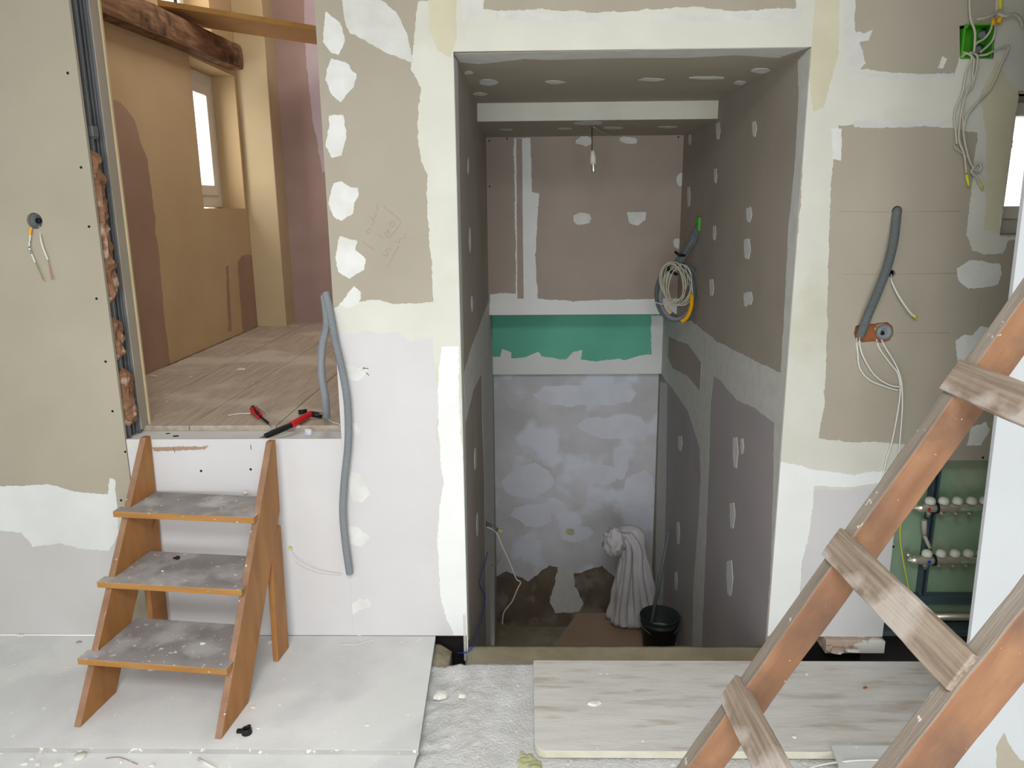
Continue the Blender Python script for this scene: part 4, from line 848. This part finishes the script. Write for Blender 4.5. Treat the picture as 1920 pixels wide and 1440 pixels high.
# --- hanging lamp holder
P0 = PZ(1110, 236, 1.957); yb = P0.y
t = empty('lamp_holder', P0); tag(t, 'bare white lamp holder with small bulb hanging in the stairwell', 'lamp')
b = MB(); b.tube([P0, PY(1110, 255, yb), PY(1110, 282, yb)], .0022, 8); b.build('cord', 'black', t)
c = PY(1111, 282, yb)
b = MB(); b.lathe(c, (.06, 0, -1), [(0, 0), (0, .009), (.012, .011), (.028, .014), (.066, .016), (.066, .012), (.05, 0)], 20); b.build('socket', 'pvc', t)
b = MB(); b.lathe(c + Vector((.004, 0, -.06)), (.06, 0, -1), [(0, .009), (.02, .010), (.035, .012), (.05, .009), (.055, 0)], 18); b.build('bulb', 'chrome', t)
b = MB(); b.tube([P0 + Vector((0, 0, -.002)), PZ(1116, 240, 1.945), PZ(1130, 248, 1.94), PZ(1150, 254, 1.952)], .0022, 8); b.build('spare_cord', 'wire_g', t)

# --- cable coil hanging in the stairwell
G = PX(1311, 420, XR)
b = MB(); b.box(XR - .012, XR + .012, G.y - .03, G.y + .05, G.z - .035, G.z + .035)
tag(b.build('junction_box', 'box_g', bev=.002), 'small green junction box in the stairwell right wall above the cable coil', 'junction box')
t = empty('cable_coil', (G.x - .09, G.y, 1.0)); tag(t, 'hanging coil of grey cables and conduits tied with black tape in the stairwell', 'cable coil')
Yk = 1.42
K = PY(1262, 498, Yk)
for k, off in enumerate((0, .022, .011)):
    b = MB(); b.tube([Vector((XR, G.y + .01 - off * .4, G.z - off * .3)), PY(1300 + k * 2, 440 + k * 4, G.y) - Vector((.0, .0, 0)), PY(1285 + k * 4, 465, Yk + .02 - off), PY(1264 + k * 5, 498, Yk)], .0125, 12, ridge=.0008); b.build('conduit', 'dark_pipe', t)
def ell(cx, cy, rx, ry, y, r, seg, m, nm, a0=0, a1=360, rot=0, ridge=0):
    pts = []
    n = max(6, int(abs(a1 - a0) / 18))
    for i in range(n + 1):
        a = math.radians(a0 + (a1 - a0) * i / n); x, z = rx * math.cos(a), ry * math.sin(a); cr_, sr = math.cos(rot), math.sin(rot)
        pts.append(PY(cx + x * cr_ - z * sr, cy + x * sr + z * cr_, y + .012 * math.sin(a * 1.5 + cx)))
    b = MB(); b.tube(pts, r, seg, ridge=ridge, sub=3); b.build(nm, m, t)
ell(1266, 550, 35, 50, Yk + .02, .0115, 12, 'dark_pipe', 'conduit', ridge=.0008, rot=.05)
ell(1280, 548, 32, 52, Yk + .05, .0115, 12, 'dark_pipe', 'conduit', -110, 130, ridge=.0008)
ell(1268, 556, 30, 42, Yk - .005, .0105, 12, 'grey_pipe', 'conduit', -40, 200, ridge=.0008)
for i in range(9):
    ell(1268 + R.uniform(-9, 8), 533 + R.uniform(-5, 6), 24 + R.uniform(-5, 7), 36 + R.uniform(-3, 6), Yk - .03 - .003 * i, .0026, 7, 'wire_g', 'cable', R.uniform(0, 90), 380 + R.uniform(0, 80), R.uniform(-.25, .2))
b = MB(); b.tube([PY(1226, 566, Yk - .05), PY(1245, 570, Yk - .06), PY(1275, 560, Yk - .06)], .003, 7); b.build('cable', 'wire_g', t)
b = MB(); b.tube([PY(1297, 552, Yk - .05), PY(1296, 575, Yk - .045), PY(1288, 595, Yk - .04), PY(1277, 603, Yk - .035)], .0105, 12, ridge=.0008); b.build('yellow_conduit', 'yel_p', t)
b = MB(); b.tube([PY(1250, 575, Yk - .06), PY(1260, 586, Yk - .06)], .004, 8); b.build('yellow_tip', 'yel_p', t)
b = MB(); b.tube([PY(1252, 500, Yk - .03), PY(1256, 508, Yk - .045), PY(1270, 515, Yk - .04)], .008, 10); b.build('tape_tie', 'black', t)
b = MB(); b.tube([PY(1266, 472, Yk - .01), PY(1274, 478, Yk - .025), PY(1284, 479, Yk - .01)], .007, 10); b.build('tape_tie', 'black', t)

# --- bottom of the stairwell
LZ = -.97
b = MB(); b.box(.30, XR - .001, 1.05, 1.86, zb, LZ - .014); b.build('floor_landing', 'slab', kind='structure')
b = MB(); q = [PZ(1030, 1222, LZ), PZ(1082, 1150, LZ), PZ(1140, 1149, LZ), PZ(1215, 1149, LZ), Vector((.875, 1.845, LZ)), Vector((.875, 1.10, LZ)), Vector((.32, 1.10, LZ))]
b.prism([v - Vector((0, 0, .012)) for v in q], (0, 0, .012)); tag(b.build('chipboard', 'tan_raw', bev=.001), 'dim brown board lying at the bottom of the stairwell under the bucket', 'board')
def drape():
    t = empty('draped_bundle', (.62, 1.68, LZ)); tag(t, 'white cloth bundle with gathered head standing at the bottom of the stairwell', 'cloth bundle')
    Yd = 1.73
    rows = [(985, 1172, 1186), (990, 1152, 1200), (1000, 1146, 1208), (1012, 1148, 1211), (1030, 1155, 1212), (1045, 1162, 1213), (1058, 1160, 1220), (1085, 1154, 1226), (1110, 1150, 1231), (1140, 1146, 1236), (1170, 1140, 1238), (1200, 1134, 1240), (1245, 1130, 1242)]
    rows = [(y, a, c) for y, a, c in rows]
    b = MB(); n = 96; vs = []; m = 0
    for k, (py, a, c) in enumerate(rows):
        for sstep in range(4):
            if k == len(rows) - 1 and sstep: break
            if PY(rows[k][1], rows[k][0], Yd).z < LZ + .004: break
            f = sstep / 4; nx_ = rows[min(k + 1, len(rows) - 1)]
            yy = py + (nx_[0] - py) * f; aa = a + (nx_[1] - a) * f; cc = c + (nx_[2] - c) * f
            A = PY(aa, yy, Yd); B = PY(cc, yy, Yd); cx = (A.x + B.x) / 2; rx = (B.x - A.x) / 2; z = max(A.z, LZ + .002)
            dd = max(0, min(1, (yy - 1020) / 120))
            for q in range(n):
                th = 2 * math.pi * q / n
                g = 1 + dd * (.09 * math.sin(7 * th + .8 * math.sin(yy / 60)) + .05 * math.sin(13 * th + 1)) + .07 * noise.noise(Vector((math.cos(th) * 3, math.sin(th) * 3, yy / 22)))
                vs.append((cx + rx * g * math.cos(th), Yd + min(rx, .16) * .6 * g * math.sin(th), z))
            m += 1
    fs = [[j * n + q, j * n + (q + 1) % n, (j + 1) * n + (q + 1) % n, (j + 1) * n + q] for j in range(m - 1) for q in range(n)] + [list(range(n)), [(m - 1) * n + q for q in range(n)]]
    b.add(vs, fs, 0, True); b.build('cloth', 'cloth', t)
    b = MB(); c = PY(1152, 1016, Yd - .10); n1, n2 = 24, 36; vs = []
    for i in range(n1 + 1):
        for j in range(n2):
            u = math.pi * i / n1; v = 2 * math.pi * j / n2; d = Vector((math.sin(u) * math.cos(v), math.sin(u) * math.sin(v), math.cos(u)))
            rr = 1 + .28 * noise.fractal(d * 2.2, 1, 2, 4) + .07 * math.sin(10 * d.x + 7 * d.z)
            vs.append(c + Vector((d.x * .062 * rr, d.y * .06 * rr, d.z * .085 * rr)))
    b.add(vs, [[i * n2 + j, i * n2 + (j + 1) % n2, (i + 1) * n2 + (j + 1) % n2, (i + 1) * n2 + j] for i in range(n1) for j in range(n2)], 0, True)
    b.build('gathered_knot', 'cloth', t)
    # hanging fold from the head down the front
    b = MB()
    for k, (x0, x1, x2) in enumerate(((1172, 1192, 1196), (1180, 1200, 1212), (1165, 1176, 1168))):
        b.tube([PY(x0, 1000, Yd - .085), PY((x0 + x1) / 2 + 8, 1030, Yd - .085), PY(x1, 1080, Yd - .085), PY(x2, 1150, Yd - .085), PY(x2 + 2, 1172, Yd - .085)], lambda s: .014 + .016 * s, 10)
    b.build('fold', 'cloth', t)
drape()
bc = Vector((.762, 1.43, LZ)); rim = -.735
t = empty('bucket', bc); tag(t, 'black builder bucket at the bottom of the stairwell beside the white bundle', 'bucket')
b = MB(); h = rim - LZ; b.lathe(bc, (0, 0, 1), [(0.001, 0), (0.001, .088), (h * .8, .106), (h * .8, .111), (h * .86, .111), (h * .86, .108), (h - .008, .110), (h - .004, .116), (h, .114), (h, .107), (.02, .085), (.02, 0)], 36); b.build('body', 'bucket', t)
b = MB(); b.tube([bc + Vector((.114 * math.cos(a), .114 * math.sin(a) - .02 * math.sin(a), h * .86 - .05 * abs(math.sin(a)))) for a in [math.pi + k * math.pi / 8 for k in range(9)]], .003, 6); b.build('handle', 'steel', t)
b = MB(); b.lathe(bc, (0, 0, 1), [(h * .55, .1), (h * .56, 0)], 24); b.build('residue', 'dusty', t)
b = MB(); b.tube([bc + Vector((-.06, .04, .024)), Vector((PY(1255, 995, 1.55).x, 1.55, PY(1255, 995, 1.55).z))], .0105, 10, sub=1); tag(b.build('stick', 'dark_pipe'), 'dark stick leaning out of the black bucket', 'stick')

# --- old ladder in the foreground
def obar(name, parent, p0, p1, up, wid, thk, mats, seed=0, n=40, amp=.0015, bev=.002, ext=0):
    # long bar p0-p1; 'up' = direction of the width, thickness along the third axis; local X runs along the bar
    p0 = Vector(p0); p1 = Vector(p1); d = (p1 - p0); L = d.length; d.normalize(); up = (up - d * up.dot(d)).normalized(); th = d.cross(up)
    b = MB(); vs = []
    for i in range(n + 1):
        x = L * i / n
        for (u, v) in ((0, 0), (.5, 0), (1, 0), (1, 1), (.5, 1), (0, 1)):
            q = noise.noise_vector(Vector((x * 12, u * 3 + seed, v * 3))) * amp + noise.noise_vector(Vector((x * 60, u * 9 + seed, v * 9))) * amp * .5
            vs.append((x, (u - .5) * wid + q.y, (v - .5) * thk + q.z))
    fs = []; mi = []
    for i in range(n):
        for k in range(6):
            fs.append([i * 6 + k, i * 6 + (k + 1) % 6, (i + 1) * 6 + (k + 1) % 6, (i + 1) * 6 + k]); mi.append(1 if k in (2, 5) else 0)
    fs += [list(range(6)), [n * 6 + k for k in range(6)]]; mi += [1, 1]
    b.add(vs, fs); b.mi = mi
    o = b.build(name, mats, bev=bev); org = Vector(o.location); o.location = (0, 0, 0)
    me = o.data
    for v in me.vertices: v.co = v.co + org
    mw = Matrix(((d.x, up.x, th.x, p0.x), (d.y, up.y, th.y, p0.y), (d.z, up.z, th.z, p0.z), (0, 0, 0, 1)))
    if parent is not None:
        o.parent = parent; o.matrix_local = Matrix.Translation(-Vector(parent['_o'])) @ mw
    else: o.matrix_world = mw
    return o
ya, yb2, yt = -1.44, -1.74, .030
A0 = PY(1290, 1440, ya - yt); A1 = PY(1910, 572, ya - yt)
dr = (A1 - A0); dr.y = 0; dr.normalize(); nr = Vector((-dr.z, 0, dr.x)) * -1      # nr: right/down side of the rail
if nr.x < 0: nr = -nr
W1 = .052
fz = -.0
def rail_pts(P, wdt):
    c = P + nr * wdt / 2
    lo = c + dr * ((-.034 + .045 - c.z) / dr.z); hi = c + dr * ((2.15 - c.z) / dr.z); return lo, hi
T = empty('ladder', (0.1, (ya + yb2) / 2, 0)); tag(T, 'old reddish wooden ladder with grey rungs leaning in the right foreground', 'ladder')
lo, hi = rail_pts(A0, W1); off = Vector((0, yt / 2, 0))
obar('rail', T, lo + off, hi + off, nr, W1, yt, ['rail', 'rail_g'], 1, 90)
B0 = PY(1682, 1440, yb2 - yt); W2 = .058
lo2, hi2 = rail_pts(B0, W2)
obar('rail', T, lo2 + off, hi2 + off, nr, W2, yt, ['rail', 'rail_g'], 5, 90)
rw, rt = .052, .018
r1 = PY(1790, 706, ya); r2 = PY(1567, 1020, ya); r3 = PY(1369, 1290, ya)
# positions along the rail line (upper-left edge)
e0 = A0 + Vector((0, yt, 0))
s1, s2, s3 = [(p - e0).dot(dr) for p in (r1, r2, r3)]
stp = (s1 - s3) / 2
for s_ in (s1, s2, s3, s3 - stp, s1 + stp):
    c = e0 + dr * s_
    p_far = Vector((c.x, ya + .002, c.z)); c2 = (B0 + dr * ((p_far - B0).dot(dr))); 
    base = p_far + nr * (rt / 2 - .008)
    p_near = Vector((base.x, yb2 - yt + .006, base.z)) + Vector((c2.x - c.x, 0, c2.z - c.z))
    obar('rung', T, base, p_near, dr, rw, rt, ['rung', 'rung'], s_ * 9, 24, .0012)

# --- white wall end at the right
e = [PY(1913, 373, -.7375), PY(1812, 1210, -.7375)]; k = (e[1].x - e[0].x) / (e[1].z - e[0].z)
xb = e[1].x + k * (-.034 - e[1].z); xt = e[1].x + k * (TOP - e[1].z)
wr = slab('wall_right', [(xb, -.034), (2.4, -.034), (2.4, TOP), (xt, TOP)], [], 'Y', -.75, -.7375, 'white_w')
coat('raw_board_patch', wr, 'Y', -.75, -1, [(0, [(1882, 1375), (1868, 1400), (1870, 1460), (1990, 1500), (1960, 1440), (1915, 1425), (1895, 1400)])], None, mats=('board_l',), amp=.002)
for o in SC.objects:
    if '_o' in o: del o['_o']
